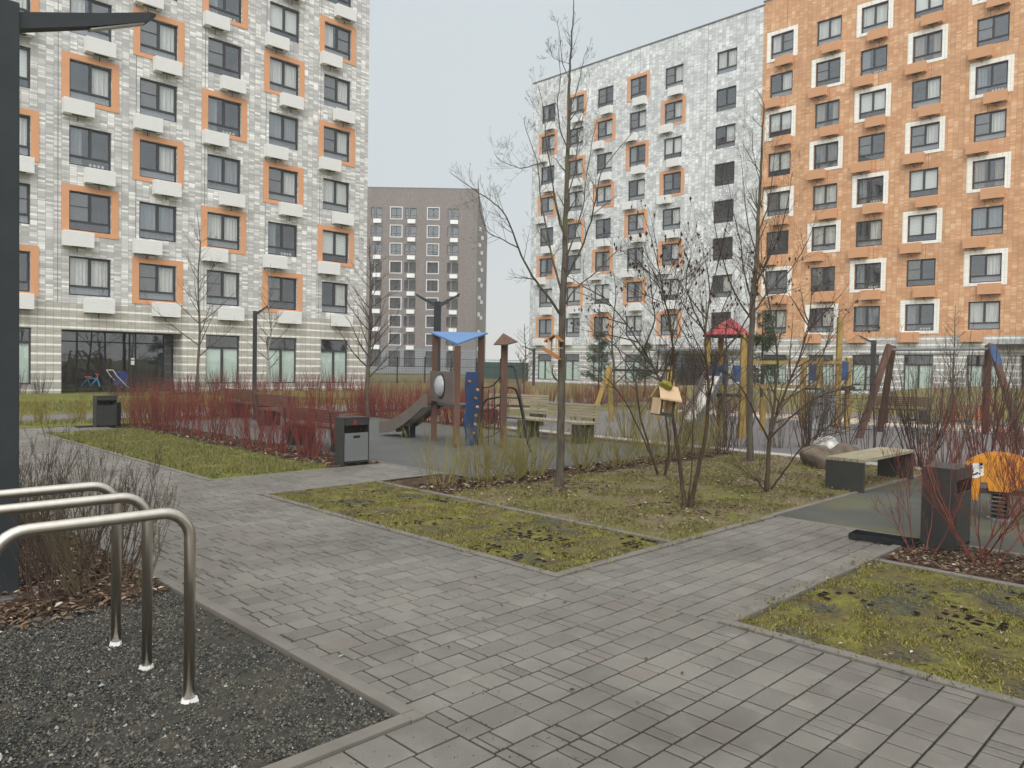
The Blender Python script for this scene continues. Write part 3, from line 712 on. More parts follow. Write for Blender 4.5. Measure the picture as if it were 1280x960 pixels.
def doorway(root, x0, x1, zt, y, splits):
    b = MB()
    for xx in splits: b.box(xx, y, 0, xx + .07, y + .06, zt)
    b.box(x0, y + .005, zt - .07, x1, y + .055, zt); b.box(x0, y + .005, 2.1, x1, y + .055, 2.16)
    d = b.build('door', M_BLACK, root)
    b = MB(); b.quad((x0, y + .03, 0), (x1, y + .03, 0), (x1, y + .03, zt), (x0, y + .03, zt)); b.build('pane', M_GLASS, d)
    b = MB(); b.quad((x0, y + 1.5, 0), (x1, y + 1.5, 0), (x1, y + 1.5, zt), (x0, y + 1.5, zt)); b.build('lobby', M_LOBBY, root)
doorway(bw, -36.3, -30.2, 2.74, 1.2, (-36.3, -35.1, -33.9, -32.7, -31.5, -30.28))
doorway(bo, -10.9, -9.1, 2.69, .7, (-10.9, -10.0, -9.18))
b = MB(); b.box(-36.7, -1.0, 2.95, -27.9, -.005, 3.1); b.build('canopy', M_CAP, bw)
b = MB(); b.box(-12.2, -.9, 3.2, -8.2, -.005, 3.36); b.build('canopy', M_DARK2, bo)
b = MB(); b.box(-20.2, -.06, 2.74, -14.2, -.004, 2.80); b.build('cable_tray', M_CAP, bo)

# far brown block, square to the view
BD = 124.0; o0 = fw0 * BD
kx = BD / FPX
cols = [(461, 0), (484.5, 1), (503.5, 0), (530.5, 1), (556.5, 0)]
bb = empty('apartment_building', (o0.x, o0.y, 0), -TH)
tag(bb, 'brown tower block far away between the grey and the white building', 'apartment building')
op = []; wl = []
for px, fr in cols + [(437, 1), (410, 0), (386, 1)]:
    s = (px - 640) * kx
    for r in range(8):
        z = 4.55 + 2.9 * r
        if fr: op.append((s + .18, z + .05, s + 1.93, z + 1.80)); wl.append((s + .18, z + .05, 1.75, 1.75, 1))
        else: op.append((s, z + .1, s + .6, z + 1.75)); op.append((s + .8, z + .1, s + 1.85, z + 1.75)); wl.append((s, z + .1, .6, 1.65, 0)); wl.append((s + .8, z + .1, 1.05, 1.65, 2))
    op.append((s + .1, 1.0, s + 1.9, 3.6)); wl.append((s + .1, 1.0, 1.8, 2.6, 3))
bx1 = (593.5 - 640) * kx
facade(bb, -36, bx1, -.3, 29.8, 46, op, [(4.1, TL_GREYBASE), (99, TL_BROWN)])
M_WHITE = simple('white_painted_frame', S(206, 206, 204), .6, .04, 1)
for s, z, w_, h, k in wl:
    def wm(w_=w_, h=h):
        b = MB(); b.box(0, .1, 0, w_, .14, .08, M_FRAME); b.box(0, .1, h - .08, w_, .14, h, M_FRAME); b.box(0, .1, .08, .08, .14, h - .08, M_FRAME); b.box(w_ - .08, .1, .08, w_, .14, h - .08, M_FRAME)
        if w_ > 1.2: b.box(w_ / 2 - .05, .095, .08, w_ / 2 + .05, .14, h - .08, M_FRAME)
        b.box(.08, .098, h * .26, w_ - .08, .14, h * .26 + .07, M_FRAME)
        b.quad((0, .6, 0), (w_, .6, 0), (w_, .6, h), (0, .6, h), M_ROOM); return b.build('window')
    wo = inst('window', 'bw%.2f_%.2f' % (w_, h), wm, bb, (s, 0, z))
    inst('pane', 'bp%.2f_%.2f' % (w_, h), lambda: pane_mesh(w_, h).build('pane', M_GLASS), wo, (0, 0, 0))
    if k == 1:
        def sm():
            b = MB(); a = .15
            b.box(-a, -.05, -a, -.002, -.002, 1.75 + a); b.box(1.752, -.05, -a, 1.75 + a, -.002, 1.75 + a); b.box(-.002, -.05, -a, 1.752, -.002, -.002); b.box(-.002, -.05, 1.752, 1.752, -.002, 1.75 + a)
            return b.build('window_surround', M_WHITE)
        inst('window_surround', 'bsur', sm, bb, (s, 0, z))
    if k == 2:
        def am():
            b = MB(); b.box(0, -.4, 0, 1.25, -.004, .65); return b.build('air_conditioner_box', M_ACW)
        inst('air_conditioner_box', 'bac', am, bb, (s - .35, 0, z - .85))
# side-face boxes of the brown block (its right flank)
for r in range(8):
    for q in range(2):
        b = MB()
        def fm():
            b = MB(); b.box(.004, 0, 0, .4, 1.25, .65); return b.build('air_conditioner_box', M_ACW)
        inst('air_conditioner_box', 'bacs', fm, bb, (bx1, 5 + q * 9.0 + (r % 2) * 1.2, 3.9 + 2.9 * r))
b = MB(); b.box(-19.5, 6, 29.9, -18.7, 6.8, 30.9); b.build('chimney', M_CAP, bb)

# ================================================================== VEGETATION
def barkmat(name, a, b_, sc=20, stretch=(1, 1, .25), green=None):
    a, b_ = KK(a, .6), KK(b_, .6)
    b = NB(name); f = b.noise(sc, 5, stretch=stretch, rough=.65); c = b.ramp(f, [(0.32, a), (0.68, b_)])
    if green: c = b.mix(b.ramp(b.noise(2.5, 3), [(.45, (0, 0, 0, 1)), (.7, (.5, .5, .5, 1))]), c, green)
    b.color(c); b.b.inputs['Roughness'].default_value = .85; b.bump(f, .6, .006); return b.m
M_BARK = barkmat('grey_brown_bark', S(78, 70, 62), S(116, 106, 92), 22, green=S(104, 102, 72))
M_BARKD = barkmat('dark_brown_bark', S(62, 48, 38), S(98, 80, 62), 26, green=S(92, 84, 54))
M_TWIG = barkmat('brown_twig', S(74, 58, 50), S(110, 92, 80), 8)
M_RED = barkmat('red_dogwood_bark', S(102, 46, 42), S(168, 88, 76), 3)
M_REDD = barkmat('dull_red_dogwood_bark', S(110, 60, 52), S(156, 92, 78), 4)
M_OLIVE = barkmat('olive_willow_bark', S(122, 112, 60), S(170, 158, 92), 4)
M_YEL = barkmat('yellow_willow_bark', S(140, 126, 56), S(176, 158, 80), 4)
M_BIRCH = barkmat('white_birch_bark', S(120, 112, 104), S(206, 200, 190), 9, (1, 1, 3))
M_POD = blademat('dry_seed_pods', [(0, S(52, 40, 34)), (1, S(92, 72, 58))])
M_PINE = blademat('green_needles', [(0, S(58, 78, 56)), (.6, S(80, 102, 72)), (1, S(104, 122, 88))])

def jitter(rr, a): return Vector((rr.uniform(-a, a), rr.uniform(-a, a), rr.uniform(-a, a)))
def smooth_path(pts, n):
    """Catmull-Rom through pts"""
    P = [pts[0] * 2 - pts[1]] + list(pts) + [pts[-1] * 2 - pts[-2]]; out = []
    for i in range(1, len(P) - 2):
        for k in range(n):
            t = k / n; a, b, c, d = P[i - 1], P[i], P[i + 1], P[i + 2]
            out.append(0.5 * ((2 * b) + (c - a) * t + (2 * a - 5 * b + 4 * c - d) * t * t + (3 * b - a - 3 * c + d) * t ** 3))
    out.append(pts[-1]); return out
def branch(mb, rr, p, d, L, r, lvl, up=.12, wob=.18, kids=5, ang=.75, mind=None, n=5, tips=None, ksc=.5):
    """a limb with side shoots"""
    segs = max(3, int(n)); pts = [p.copy()]; q = p.copy(); dd = d.normalized()
    for i in range(segs):
        dd = (dd + jitter(rr, wob) * .6 + Vector((0, 0, up * .5))).normalized(); q = q + dd * (L / segs); pts.append(q.copy())
    rad = [max(.0011, r * (1 - .82 * i / segs)) for i in range(segs + 1)]
    mb.tube(pts, rad, 5 if r > .012 else (4 if r > .005 else 3), cap=False)
    if tips is not None: tips.append(pts[-1])
    if lvl <= 0: return
    for k in range(kids):
        t = rr.uniform(.22, .97); i = min(segs - 1, int(t * segs)); pp = pts[i].lerp(pts[i + 1], t * segs - i)
        ax = (pts[i + 1] - pts[i]).normalized(); s_ = ax.cross(Vector((rr.uniform(-1, 1), rr.uniform(-1, 1), rr.uniform(-.4, 1)))).normalized()
        a = ang * rr.uniform(.65, 1.25)
        branch(mb, rr, pp, ax * cos(a) + s_ * sin(a) + Vector((0, 0, up)), L * ksc * rr.uniform(.5, 1.1) * (1 - .45 * t), r * (1 - .8 * t) * .6, lvl - 1, up, wob, max(2, int(kids * .75)), ang, None, max(3, segs - 1), tips, ksc)
def limb_px(mb, rr, pix, dep, ddep, r0, r1, kids, L, lvl, up=.1, ang=.8, tips=None, n=4, kt=(.2, 1.0), sides=7, ksc=.5, kr=.45):
    """main limb laid out through a list of points, with real depth growing away or towards; then shoots"""
    pts = []
    for i, (x, y) in enumerate(pix): pts.append(at(x, y, dep + ddep * i / max(1, len(pix) - 1)))
    P = smooth_path(pts, n); m = len(P) - 1
    P = [p + jitter(rr, .006) if 0 < i < m else p for i, p in enumerate(P)]
    rad = [r0 + (r1 - r0) * (i / m) ** .8 for i in range(m + 1)]
    mb.tube(P, rad, sides, cap=False)
    if tips is not None: tips.append(P[-1])
    for k in range(kids):
        t = rr.uniform(*kt); i = min(m - 1, int(t * m)); pp = P[i].lerp(P[i + 1], t * m - i); ax = (P[i + 1] - P[i]).normalized()
        s_ = ax.cross(Vector((rr.uniform(-1, 1), rr.uniform(-1, 1), rr.uniform(-.3, .6)))).normalized(); a = ang * rr.uniform(.7, 1.2)
        branch(mb, rr, pp, ax * cos(a) + s_ * sin(a) + Vector((0, 0, up)), L * rr.uniform(.5, 1.15) * (1.1 - .5 * t), min(.012, rad[i] * kr), lvl, up, .2, 4, .7, None, 5, tips, ksc)
    return P
def tree(name, loc, label, cat, trunk_fn, m_trunk, m_crown, group=None):
    root = empty(name, loc); tag(root, label, cat, group)
    t, c = MB(), MB(); extra = trunk_fn(t, c)
    iv = Vector(loc)
    for q in (t, c): q.v = [(x - iv.x, y - iv.y, z - iv.z) for x, y, z in q.v]
    t.build('trunk', m_trunk, root, smooth=True); c.build('crown', m_crown, root, smooth=True)
    return root

# T1 the tall young tree with the wooden feeder
def t1(t, c):
    rr = random.Random(11); d = 10.0
    limb_px(t, rr, [(699, 612), (701, 560), (702, 500), (702, 440), (703, 380)], d, 0, .056, .046, 0, 0, 0, sides=10)
    limb_px(t, rr, [(698.5, 613), (699.5, 604), (700.5, 590)], d, 0, .085, .05, 0, 0, 0, sides=10)
    limb_px(t, rr, [(703, 380), (706, 330), (706, 290), (708, 240), (710, 180), (711, 130), (712, 100)], d, .1, .046, .017, 7, .6, 2, n=3, sides=9)
    limb_px(c, rr, [(712, 100), (713, 70), (715, 40), (717, 10), (716, -10)], d + .1, .1, .017, .004, 12, .34, 1, ang=.7)
    mains = [([(702, 395), (685, 370), (665, 345), (648, 310), (632, 270), (612, 250), (585, 232), (562, 215)], -1.0, .034),
             ([(704, 372), (692, 330), (684, 290), (676, 250), (672, 205), (660, 170), (655, 150)], .8, .028),
             ([(705, 350), (722, 320), (736, 285), (744, 250), (752, 215), (770, 190), (790, 165)], -.6, .026),
             ([(705, 330), (716, 300), (728, 260), (733, 220), (740, 180), (746, 150)], .9, .022),
             ([(706, 300), (695, 260), (690, 220), (683, 180), (680, 140), (672, 105)], -.5, .022),
             ([(708, 250), (718, 215), (722, 180), (728, 150), (735, 120)], .4, .018),
             ([(710, 190), (700, 160), (697, 130), (700, 100), (698, 60)], -.4, .016),
             ([(703, 385), (720, 360), (745, 340), (770, 315), (790, 300)], .5, .02),
             ([(711, 140), (722, 110), (728, 80), (735, 60)], .2, .012),
             ([(712, 100), (703, 78), (700, 50), (697, 28)], .2, .010),
             ([(712, 80), (692, 72), (688, 60)], -.2, .006),
             ([(648, 310), (630, 300), (610, 290), (600, 260), (598, 225)], -.6, .014),
             ([(672, 205), (650, 210), (625, 200), (618, 190)], .5, .012)]
    for px, dd, r in mains: limb_px(c, rr, px, d, dd, r * .62, .0028, 15 if px[0][1] > 200 else 9, .55 if px[0][1] > 200 else .3, 2, kt=(.2, 1), ksc=.55)
    for k in range(5):
        limb_px(c, rr, [(701, 480), (690 + k, 468 + k), (694 - 2 * k, 452)], d, -.2, .006, .002, 2, .2, 1)
p = gr(699, 612)
tree('young_tree', p, 'tallest slender bare tree mid lawn, an orange wooden feeder on its trunk', 'tree', t1, M_BARK, M_BARK)

# T2 tree in front of the orange building
def t2(t, c):
    rr = random.Random(12); d = 13.1
    limb_px(t, rr, [(938, 580), (937, 520), (938, 460), (940, 410), (941, 370)], d, 0, .058, .048, 0, 0, 0, sides=9)
    limb_px(t, rr, [(937.5, 582), (938, 574), (938, 560)], d, 0, .085, .055, 0, 0, 0, sides=9)
    limb_px(t, rr, [(941, 370), (946, 320), (948, 270), (951, 220), (953, 170), (955, 130)], d, .2, .048, .01, 14, .7, 2, sides=8)
    mains = [([(940, 400), (920, 370), (905, 330), (895, 290), (890, 250)], -.9, .026), ([(941, 380), (930, 340), (925, 300), (915, 260), (910, 225)], .9, .026),
             ([(942, 360), (960, 325), (975, 290), (985, 250), (990, 215)], -.7, .024), ([(942, 390), (965, 360), (990, 335), (1010, 300), (1020, 270)], .6, .024),
             ([(946, 320), (935, 280), (930, 235), (926, 195)], .5, .018), ([(948, 290), (962, 250), (966, 210), (972, 170)], .6, .018), ([(938, 430), (915, 410), (890, 400), (875, 380)], -.4, .018),
             ([(951, 230), (942, 195), (940, 160)], -.3, .012)]
    for px, dd, r in mains: limb_px(c, rr, px, d, dd, r * .75, .003, 15, .8, 2, kt=(.2, 1), ksc=.55)
tree('young_tree', gr(938, 580), 'bare young tree standing in front of the seam between the white and orange buildings', 'tree', t2, M_BARK, M_TWIG)

# multi-stemmed shrubs grown to small trees, with hanging dry pods
def pods(mb_pod, rr, tips, n, spread=.018):
    for _ in range(n):
        p = rr.choice(tips) + jitter(rr, spread); s_ = rr.uniform(.016, .034); a = rr.uniform(0, 6.28)
        i = len(mb_pod.v); h = s_ * rr.uniform(1.0, 1.9); u = Vector((cos(a), sin(a), 0)) * s_ * .5; w_ = Vector((-sin(a), cos(a), 0)) * s_ * .35
        P = [p, p - Vector((0, 0, h * .5)) + u, p - Vector((0, 0, h * .5)) + w_, p - Vector((0, 0, h * .5)) - u, p - Vector((0, 0, h * .5)) - w_, p - Vector((0, 0, h * 1.2))]
        mb_pod.v += [tuple(x) for x in P]
        for q in ((0, 1, 2), (0, 2, 3), (0, 3, 4), (0, 4, 1), (5, 2, 1), (5, 3, 2), (5, 4, 3), (5, 1, 4)): mb_pod.f.append(tuple(i + k for k in q)); mb_pod.mi.append(0)
def shrubtree(base, label, stems, d, seed, npods=0, podbox=None, m=M_BARKD, twigs=9, L=.6, lvl=2):
    tips = []
    def fn(t, c):
        rr = random.Random(seed)
        for px, dd, r in stems: limb_px(t, rr, px, d, dd, r, .004, 0, 0, 0, sides=7, n=4)
        rr = random.Random(seed)
        for px, dd, r in stems:
            dummy = MB(); limb_px(dummy, rr, px, d, dd, r, .004, 0, 0, 0, n=4)
            pts = smooth_path([at(x, y, d + dd * i / (len(px) - 1)) for i, (x, y) in enumerate(px)], 4); m_ = len(pts) - 1
            for k in range(twigs):
                tt = rr.uniform(.35, 1); i = min(m_ - 1, int(tt * m_)); pp = pts[i].lerp(pts[i + 1], tt * m_ - i); ax = (pts[i + 1] - pts[i]).normalized()
                s_ = ax.cross(Vector((rr.uniform(-1, 1), rr.uniform(-1, 1), rr.uniform(-.3, .6)))).normalized(); a = rr.uniform(.5, 1.0)
                branch(c, rr, pp, ax * cos(a) + s_ * sin(a) + Vector((0, 0, .1)), L * rr.uniform(.5, 1.2), max(.0035, r * .3), lvl, .1, .2, 4, .7, None, 5, tips, .5)
    root = tree('multi_stemmed_tree', base, label, 'tree', fn, m, m if m is M_BIRCH else M_TWIG)
    if npods:
        q = MB(); rr = random.Random(seed + 1); tt = [x for x in tips if podbox is None or (podbox[0] < x.z < podbox[1])]
        pods(q, rr, tt, npods); q.v = [(x - base.x, y - base.y, z - base.z) for x, y, z in q.v]; q.build('seed_pods', M_POD, root)['kind'] = 'stuff'
    return root
shrubtree(gr(860, 638), 'nearest forked small tree on the lawn, carrying the pale bird feeder and dry pods',
    [([(856, 638), (852, 600), (845, 550), (838, 505), (822, 470), (800, 430), (775, 395), (745, 360)], .4, .030),
     ([(862, 638), (872, 590), (882, 540), (886, 490), (883, 450), (882, 410), (890, 360), (900, 320)], -.3, .030),
     ([(859, 637), (864, 590), (866, 540), (868, 480), (872, 440)], .2, .012),
     ([(884, 470), (905, 440), (930, 405), (945, 370), (950, 330)], .4, .016),
     ([(836, 500), (842, 460), (838, 410), (830, 370), (822, 330)], -.5, .018),
     ([(805, 436), (818, 400), (815, 370), (812, 335)], .3, .012),
     ([(883, 420), (868, 390), (858, 360), (860, 330)], .3, .012)], 8.62, 31, 230, (2.2, 3.7), twigs=18, L=.85)
shrubtree(gr(829, 598), 'small forked tree behind the pale bird feeder, with two thin stems and dry pods',
    [([(824, 598), (812, 560), (800, 520), (795, 480), (780, 450), (762, 420)], .5, .022), ([(830, 598), (836, 560), (832, 510), (840, 450), (842, 400), (850, 350)], -.3, .022),
     ([(822, 590), (805, 550), (780, 500), (755, 470), (735, 455)], -.5, .014), ([(832, 590), (850, 540), (858, 490), (862, 430)], .5, .014)], 11.1, 32, 180, (2.2, 3.6), twigs=13, L=.8)
shrubtree(gr(958, 618), 'low spreading forked tree just left of the backless bench',
    [([(958, 618), (960, 580), (962, 545), (972, 515), (985, 480), (1000, 445), (1012, 400), (1015, 350)], .4, .036), ([(961, 550), (945, 520), (930, 490), (912, 470), (890, 455)], -.5, .016),
     ([(963, 540), (968, 500), (972, 450), (965, 400), (958, 360), (952, 330)], .5, .022), ([(962, 548), (985, 525), (1015, 500), (1045, 488), (1080, 478)], -.4, .016),
     ([(964, 612), (980, 590), (1000, 562), (1020, 545), (1040, 530)], -.5, .016), ([(972, 515), (1000, 480), (1030, 440), (1040, 395)], .7, .014),
     ([(958, 616), (950, 605), (944, 597)], 0, .008)], 9.85, 33, 60, (2.0, 3.2), twigs=20, L=.85)

# generic small tree for the background
def bg_tree(px, base_y, top_y, label, seed, m=M_BARK, mc=M_TWIG, r=.06, dep=None, spread=1.0, name='bare_tree', group=None, kids=14, lean=0, width=.8):
    base = gr(px, base_y) if dep is None else at(px, base_y, dep)
    if dep is not None: base.z = 0
    d = base.x * fw0.x + base.y * fw0.y; top = at(px + lean, top_y, d); H = top.z
    def fn(t, c):
        rr = random.Random(seed); pts = [base + Vector((0, 0, H * k / 6)) + (jitter(rr, .03 * H * .4) if k else Vector()) for k in range(7)]
        P = smooth_path(pts, 3); m_ = len(P) - 1; rad = [r * (1 - .92 * (i / m_)) + .004 for i in range(m_ + 1)]
        t.tube(P, rad, 7, cap=False)
        for k in range(kids):
            tt = .25 + .72 * (k / kids) ** .9; i = int(tt * m_); a = k * 2.4 + rr.uniform(-.4, .4)
            L = width * H * .42 * (1.1 - tt) * rr.uniform(.7, 1.2) + .25
            branch(c, rr, P[i], Vector((cos(a) * spread, sin(a) * spread, .75)), L, rad[i] * .5, 2, .14, .18, 6, .6, None, 5, None, .5)
    return tree(name, base, label, 'tree', fn, m, mc, group)
bg_tree(247, 497, 262, 'bare tree in front of the grey building, right beside the recessed entrance', 41, r=.062, kids=24)
bg_tree(336, 497, 330, 'thin pale barked birch between the ground floor windows of the grey building', 42, m=M_BIRCH, r=.05, name='birch_tree', kids=22, width=.7)
bg_tree(461, 522, 300, 'bare tree at the right corner of the grey building above the red hedge', 43, r=.065, kids=26, width=.9)
bg_tree(566, 500, 410, 'faint thin bare tree beyond the blue roofed play tower against open sky', 44, r=.05, dep=46, width=.5)
bg_tree(655, 500, 405, 'thin twiggy bare tree at the left edge of the white building', 45, r=.06, dep=38, width=.8, kids=22)
bg_tree(765, 500, 340, 'twiggy bare tree behind the yellow swing frame', 46, r=.05, dep=24, kids=16)
bg_tree(1190, 520, 380, 'thin bare tree between the legs of the brown swing', 47, r=.05, dep=30, kids=16, width=.6)
bg_tree(905, 540, 395, 'thin bare tree beside the yellow posts of the red roofed play tower', 48, r=.04, dep=15.5, kids=14)

def evergreen(px, dep, h, wdt, label, seed):
    base = at(px, 480, dep); base.z = 0; root = empty('pine_tree', base); tag(root, label, 'tree')
    rr = random.Random(seed); t, c, tw = MB(), MB(), MB()
    t.tube([(0, 0, 0), (.02, 0, h * .5), (0, .02, h)], [.06, .04, .008], 6); t.build('trunk', M_BARKD, root, smooth=True)
    for k in range(46):
        z = h * rr.uniform(.22, .97); a = rr.uniform(0, 6.28); L = wdt * (1.05 - z / h) * rr.uniform(.5, 1.1) + .15
        p = Vector((0, 0, z)); d = Vector((cos(a), sin(a), .35)).normalized()
        tw.tube([p, p + d * L], [.014, .004], 4, cap=False)
        for j in range(int(26 * L / .6) + 8):
            q = p + d * L * rr.uniform(.25, 1.05) + jitter(rr, .12)
            for s_ in range(7):
                u = (d + jitter(rr, 1.0)).normalized() * rr.uniform(.07, .15); sd = u.cross(jitter(rr, 1)).normalized() * .008; i = len(c.v)
                c.v += [tuple(q - sd), tuple(q + sd), tuple(q + u)]; c.f.append((i, i + 1, i + 2)); c.mi.append(0)
    tw.build('limbs', M_BARKD, root); c.build('crown', M_PINE, root)
evergreen(748, 40, 3.4, 1.3, 'loose green pine in front of the white building, left of the yellow swing', 51)
evergreen(806, 41, 2.9, 1.2, 'smaller green pine in front of the white building, behind the forked tree', 52)
evergreen(952, 26, 3.6, 1.3, 'green pine seen behind the trunk of the tree by the red roofed tower', 53)

# shrubs ---------------------------------------------------------------
def shrub_mesh(seed, n, h, spread, r, lvl=1, kids=3, lean=.35, base_r=.12, wob=.12, ksc=.4):
    rr = random.Random(seed); b = MB()
    for k in range(n):
        a = rr.uniform(0, 6.28); q = base_r * sqrt(rr.random()); p = Vector((cos(a) * q, sin(a) * q, -.01)); l = lean * rr.random() ** .7
        a += rr.uniform(-.8, .8)
        branch(b, rr, p, Vector((cos(a) * l * spread, sin(a) * l * spread, 1)), h * rr.uniform(.6, 1.1), r * rr.uniform(.7, 1.2), lvl, .22, wob, kids, .5, None, 5, None, ksc)
    return b
PROTO = {}
def shrub(name, key, loc, label, cat, group, mk, m, rz=0, sc=1.0, bare=None):
    k = key + m.name
    if k not in PROTO: PROTO[k] = mk().build('stems', m); me = PROTO[k].data; COL.objects.unlink(PROTO[k]); PROTO[k] = me
    o = bpy.data.objects.new(name, PROTO[k]); COL.objects.link(o); o.location = loc; o.rotation_euler = (0, 0, rz); o.scale = (sc, sc, sc)
    tag(o, label, cat, group); return o
rr = random.Random(77)
def hedge(x0, y0, x1, y1, n, kind, label, group, h=1.15, sc=(.85, 1.12), m=M_RED, jit=.12, name='dogwood_shrub'):
    for i in range(n):
        t = (i + .5) / n; x = x0 + (x1 - x0) * t + rr.uniform(-jit, jit); y = y0 + (y1 - y0) * t + rr.uniform(-jit, jit); v = rr.randrange(3)
        mk = {'dog': lambda: shrub_mesh(100 + v, 17, 1.1, 1.0, .0065, 2, 5, .6, .16, .15),
              'wil': lambda: shrub_mesh(200 + v, 30, .85, 1.0, .0058, 2, 5, 1.05, .16, .2),
              'dense': lambda: shrub_mesh(300 + v, 46, 1.05, 1.0, .0085, 1, 5, .5, .3, .1)}[kind]
        shrub(name, kind + str(v), (x, y, .01), label, 'shrub', group, mk, m, rr.uniform(0, 6.28), rr.uniform(*sc))
hedge(6.5, 10.2, 6.5, 19.3, 19, 'dog', 'bare red stemmed shrub in the long bed beside the left lawn', 'red shrubs in the long bed beside the left lawn')
hedge(6.85, 10.4, 6.85, 13.0, 4, 'dog', 'bare red stemmed shrub in the long bed beside the left lawn', 'red shrubs in the long bed beside the left lawn')
hedge(6.45, 17.0, 6.45, 19.3, 5, 'dog', 'bare rusty orange stemmed shrub beside the far left bin', 'rusty shrubs beside the far left bin', m=M_REDD)
hedge(13.1, 13.5, 13.1, 19.8, 12, 'dense', 'dense red shrub behind the slide of the blue roofed tower', 'red shrubs behind the blue roofed tower')
hedge(12.0, 20.9, 22.0, 20.9, 14, 'dense', 'dense red shrub in the far row in front of the black fence', 'red shrubs in the far row')
hedge(22.6, 20.9, 33.0, 20.9, 11, 'dense', 'dull red shrub in the far row in front of the white building', 'dull red shrubs in the far row by the white building', m=M_REDD)
hedge(7.3, 19.9, 12.0, 20.9, 9, 'dense', 'dense red shrub along the path near the grey building', 'red shrubs along the path near the grey building')
hedge(6.3, 7.5, 8.3, 7.5, 6, 'wil', 'olive stemmed willow shrub left of the tall tree before the play area', 'olive willows in the strip left of the tall tree', m=M_OLIVE, name='willow_shrub', sc=(.85, 1.05))
hedge(8.7, 7.5, 13.2, 7.5, 11, 'wil', 'olive stemmed willow shrub right of the tall tree before the play area', 'olive willows right of the tall tree', m=M_OLIVE, name='willow_shrub', sc=(.7, .95))
hedge(4.3, 21.8, 8.2, 20.6, 6, 'dense', 'yellow stemmed shrub by the far left bin', 'yellow shrubs by the far left bin', m=M_YEL, name='willow_shrub', sc=(.6, .8))
hedge(2.5, 37.2, 9.5, 37.2, 7, 'dense', 'bare brown shrub at the foot of the grey wall', 'brown shrubs at the foot of the grey wall', m=M_TWIG, name='bare_shrub', sc=(.7, 1.2))
hedge(10.5, 34.0, 15.5, 34.0, 6, 'dense', 'bare brown shrub before the recessed glass entrance', 'brown shrubs before the glass entrance', m=M_TWIG, name='bare_shrub', sc=(.8, 1.2))
hedge(16, 36.8, 25.5, 36.8, 9, 'dense', 'reddish shrub under the right ground floor windows of the grey building', 'reddish shrubs under the grey building', m=M_REDD, name='bare_shrub', sc=(.9, 1.3))
hedge(24.5, 13.2, 24.5, 21, 8, 'dense', 'reddish brown shrub beyond the yellow swing frame', 'reddish brown shrubs beyond the yellow swing', m=M_REDD, name='bare_shrub', sc=(.7, 1.0))
for k, (x, y, h_) in enumerate([(7.15, 1.62, 1.05), (7.2, 2.12, .95), (7.05, 1.15, 1.15), (7.45, 1.25, 1.2), (7.2, .6, 1.15), (7.4, 1.78, 1.1)]):
    shrub('dogwood_shrub', 'near%d' % (k % 3), (x, y, .01), ['left shrub of the red row by the bin, nearest the moss corner', 'red stemmed shrub touching the front of the tall dark bin', 'red stemmed shrub near the right edge, in front of the spring rider', 'red stemmed shrub standing between the dark bin and the spring rider', 'nearest red stemmed shrub of the mulch strip, at the right edge', 'red stemmed shrub just right of the tall dark bin'][k], 'shrub', 'red shrubs in the mulch strip by the dark bin',
          lambda: shrub_mesh(400 + k % 3, 5, 1.05, 1.0, .0068, 3, 6, .8, .12, .26, .62), M_REDD, k * 1.3, h_)
# big many-stemmed shrubs around the bench
def big_shrub(px, py, label, seed, n, h, m=M_TWIG, dep=None, r=.010, lean=.55, lvl=2, kids=8, base_r=.18):
    p = gr(px, py) if dep is None else at(px, py, dep); p.z = 0
    o = shrub_mesh(seed, n, h, 1.0, r, lvl, kids, lean, base_r, .13, .42).build('bare_shrub', m, loc=p); tag(o, label, 'shrub')
big_shrub(1150, 585, 'large many stemmed bare shrub right behind the backless bench', 61, 34, 2.0)
big_shrub(1232, 585, 'tall bare shrub behind the yellow spring rider, left one of the two there', 62, 12, 2.6, r=.016)
big_shrub(1272, 582, 'dense bare shrub behind the yellow spring rider at the right edge', 63, 22, 1.9)
big_shrub(1010, 560, 'greyish many stemmed shrub growing behind the boulders', 64, 30, 1.7)
big_shrub(1060, 556, 'airy bare shrub behind the boulders and left of the brown swing legs', 65, 10, 1.8)
big_shrub(905, 566, 'loose bare shrub at the foot of the red roofed tower', 66, 16, 1.5)
big_shrub(860, 555, 'low twiggy shrub below the steel slide', 67, 16, 1.2, m=M_OLIVE)
big_shrub(785, 548, 'low olive twiggy shrub below the yellow swing frame', 68, 20, 1.2, m=M_OLIVE)
big_shrub(725, 545, 'twiggy olive shrub just right of the slatted bench', 69, 16, 1.0, m=M_OLIVE)
M_SILV = barkmat('greyish_twig', S(104, 92, 82), S(150, 136, 122), 8)
for k, (px, py, n_, h_, m_, lb) in enumerate([
        (800, 560, 14, 1.3, M_OLIVE, 'olive twiggy shrub in front of the small forked tree trunks'),
        (842, 572, 12, 1.1, M_TWIG, 'brown twiggy shrub between the two forked trees and the willows'),
        (885, 560, 18, 1.3, M_SILV, 'greyish bushy shrub just right of the steel slide foot'),
        (925, 560, 14, 1.5, M_TWIG, 'brown shrub directly left of the tree before the building seam'),
        (975, 560, 18, 1.4, M_SILV, 'greyish bushy shrub directly right of the tree before the building seam'),
        (1035, 548, 20, 1.9, M_SILV, 'tall greyish shrub in front of the grey climbing board'),
        (1090, 575, 16, 1.5, M_TWIG, 'brown shrub between the boulders and the backless bench end'),
        (1178, 590, 22, 1.9, M_SILV, 'tall greyish shrub behind the far end of the backless bench'),
        (1205, 600, 14, 1.5, M_REDD, 'red twigged shrub behind the tall dark bin'),
        (1255, 595, 12, 2.1, M_TWIG, 'tall sparse brown shrub above the spring rider')]):
    big_shrub(px, py, lb, 500 + k, n_, h_, m=m_, r=.0085, kids=8)
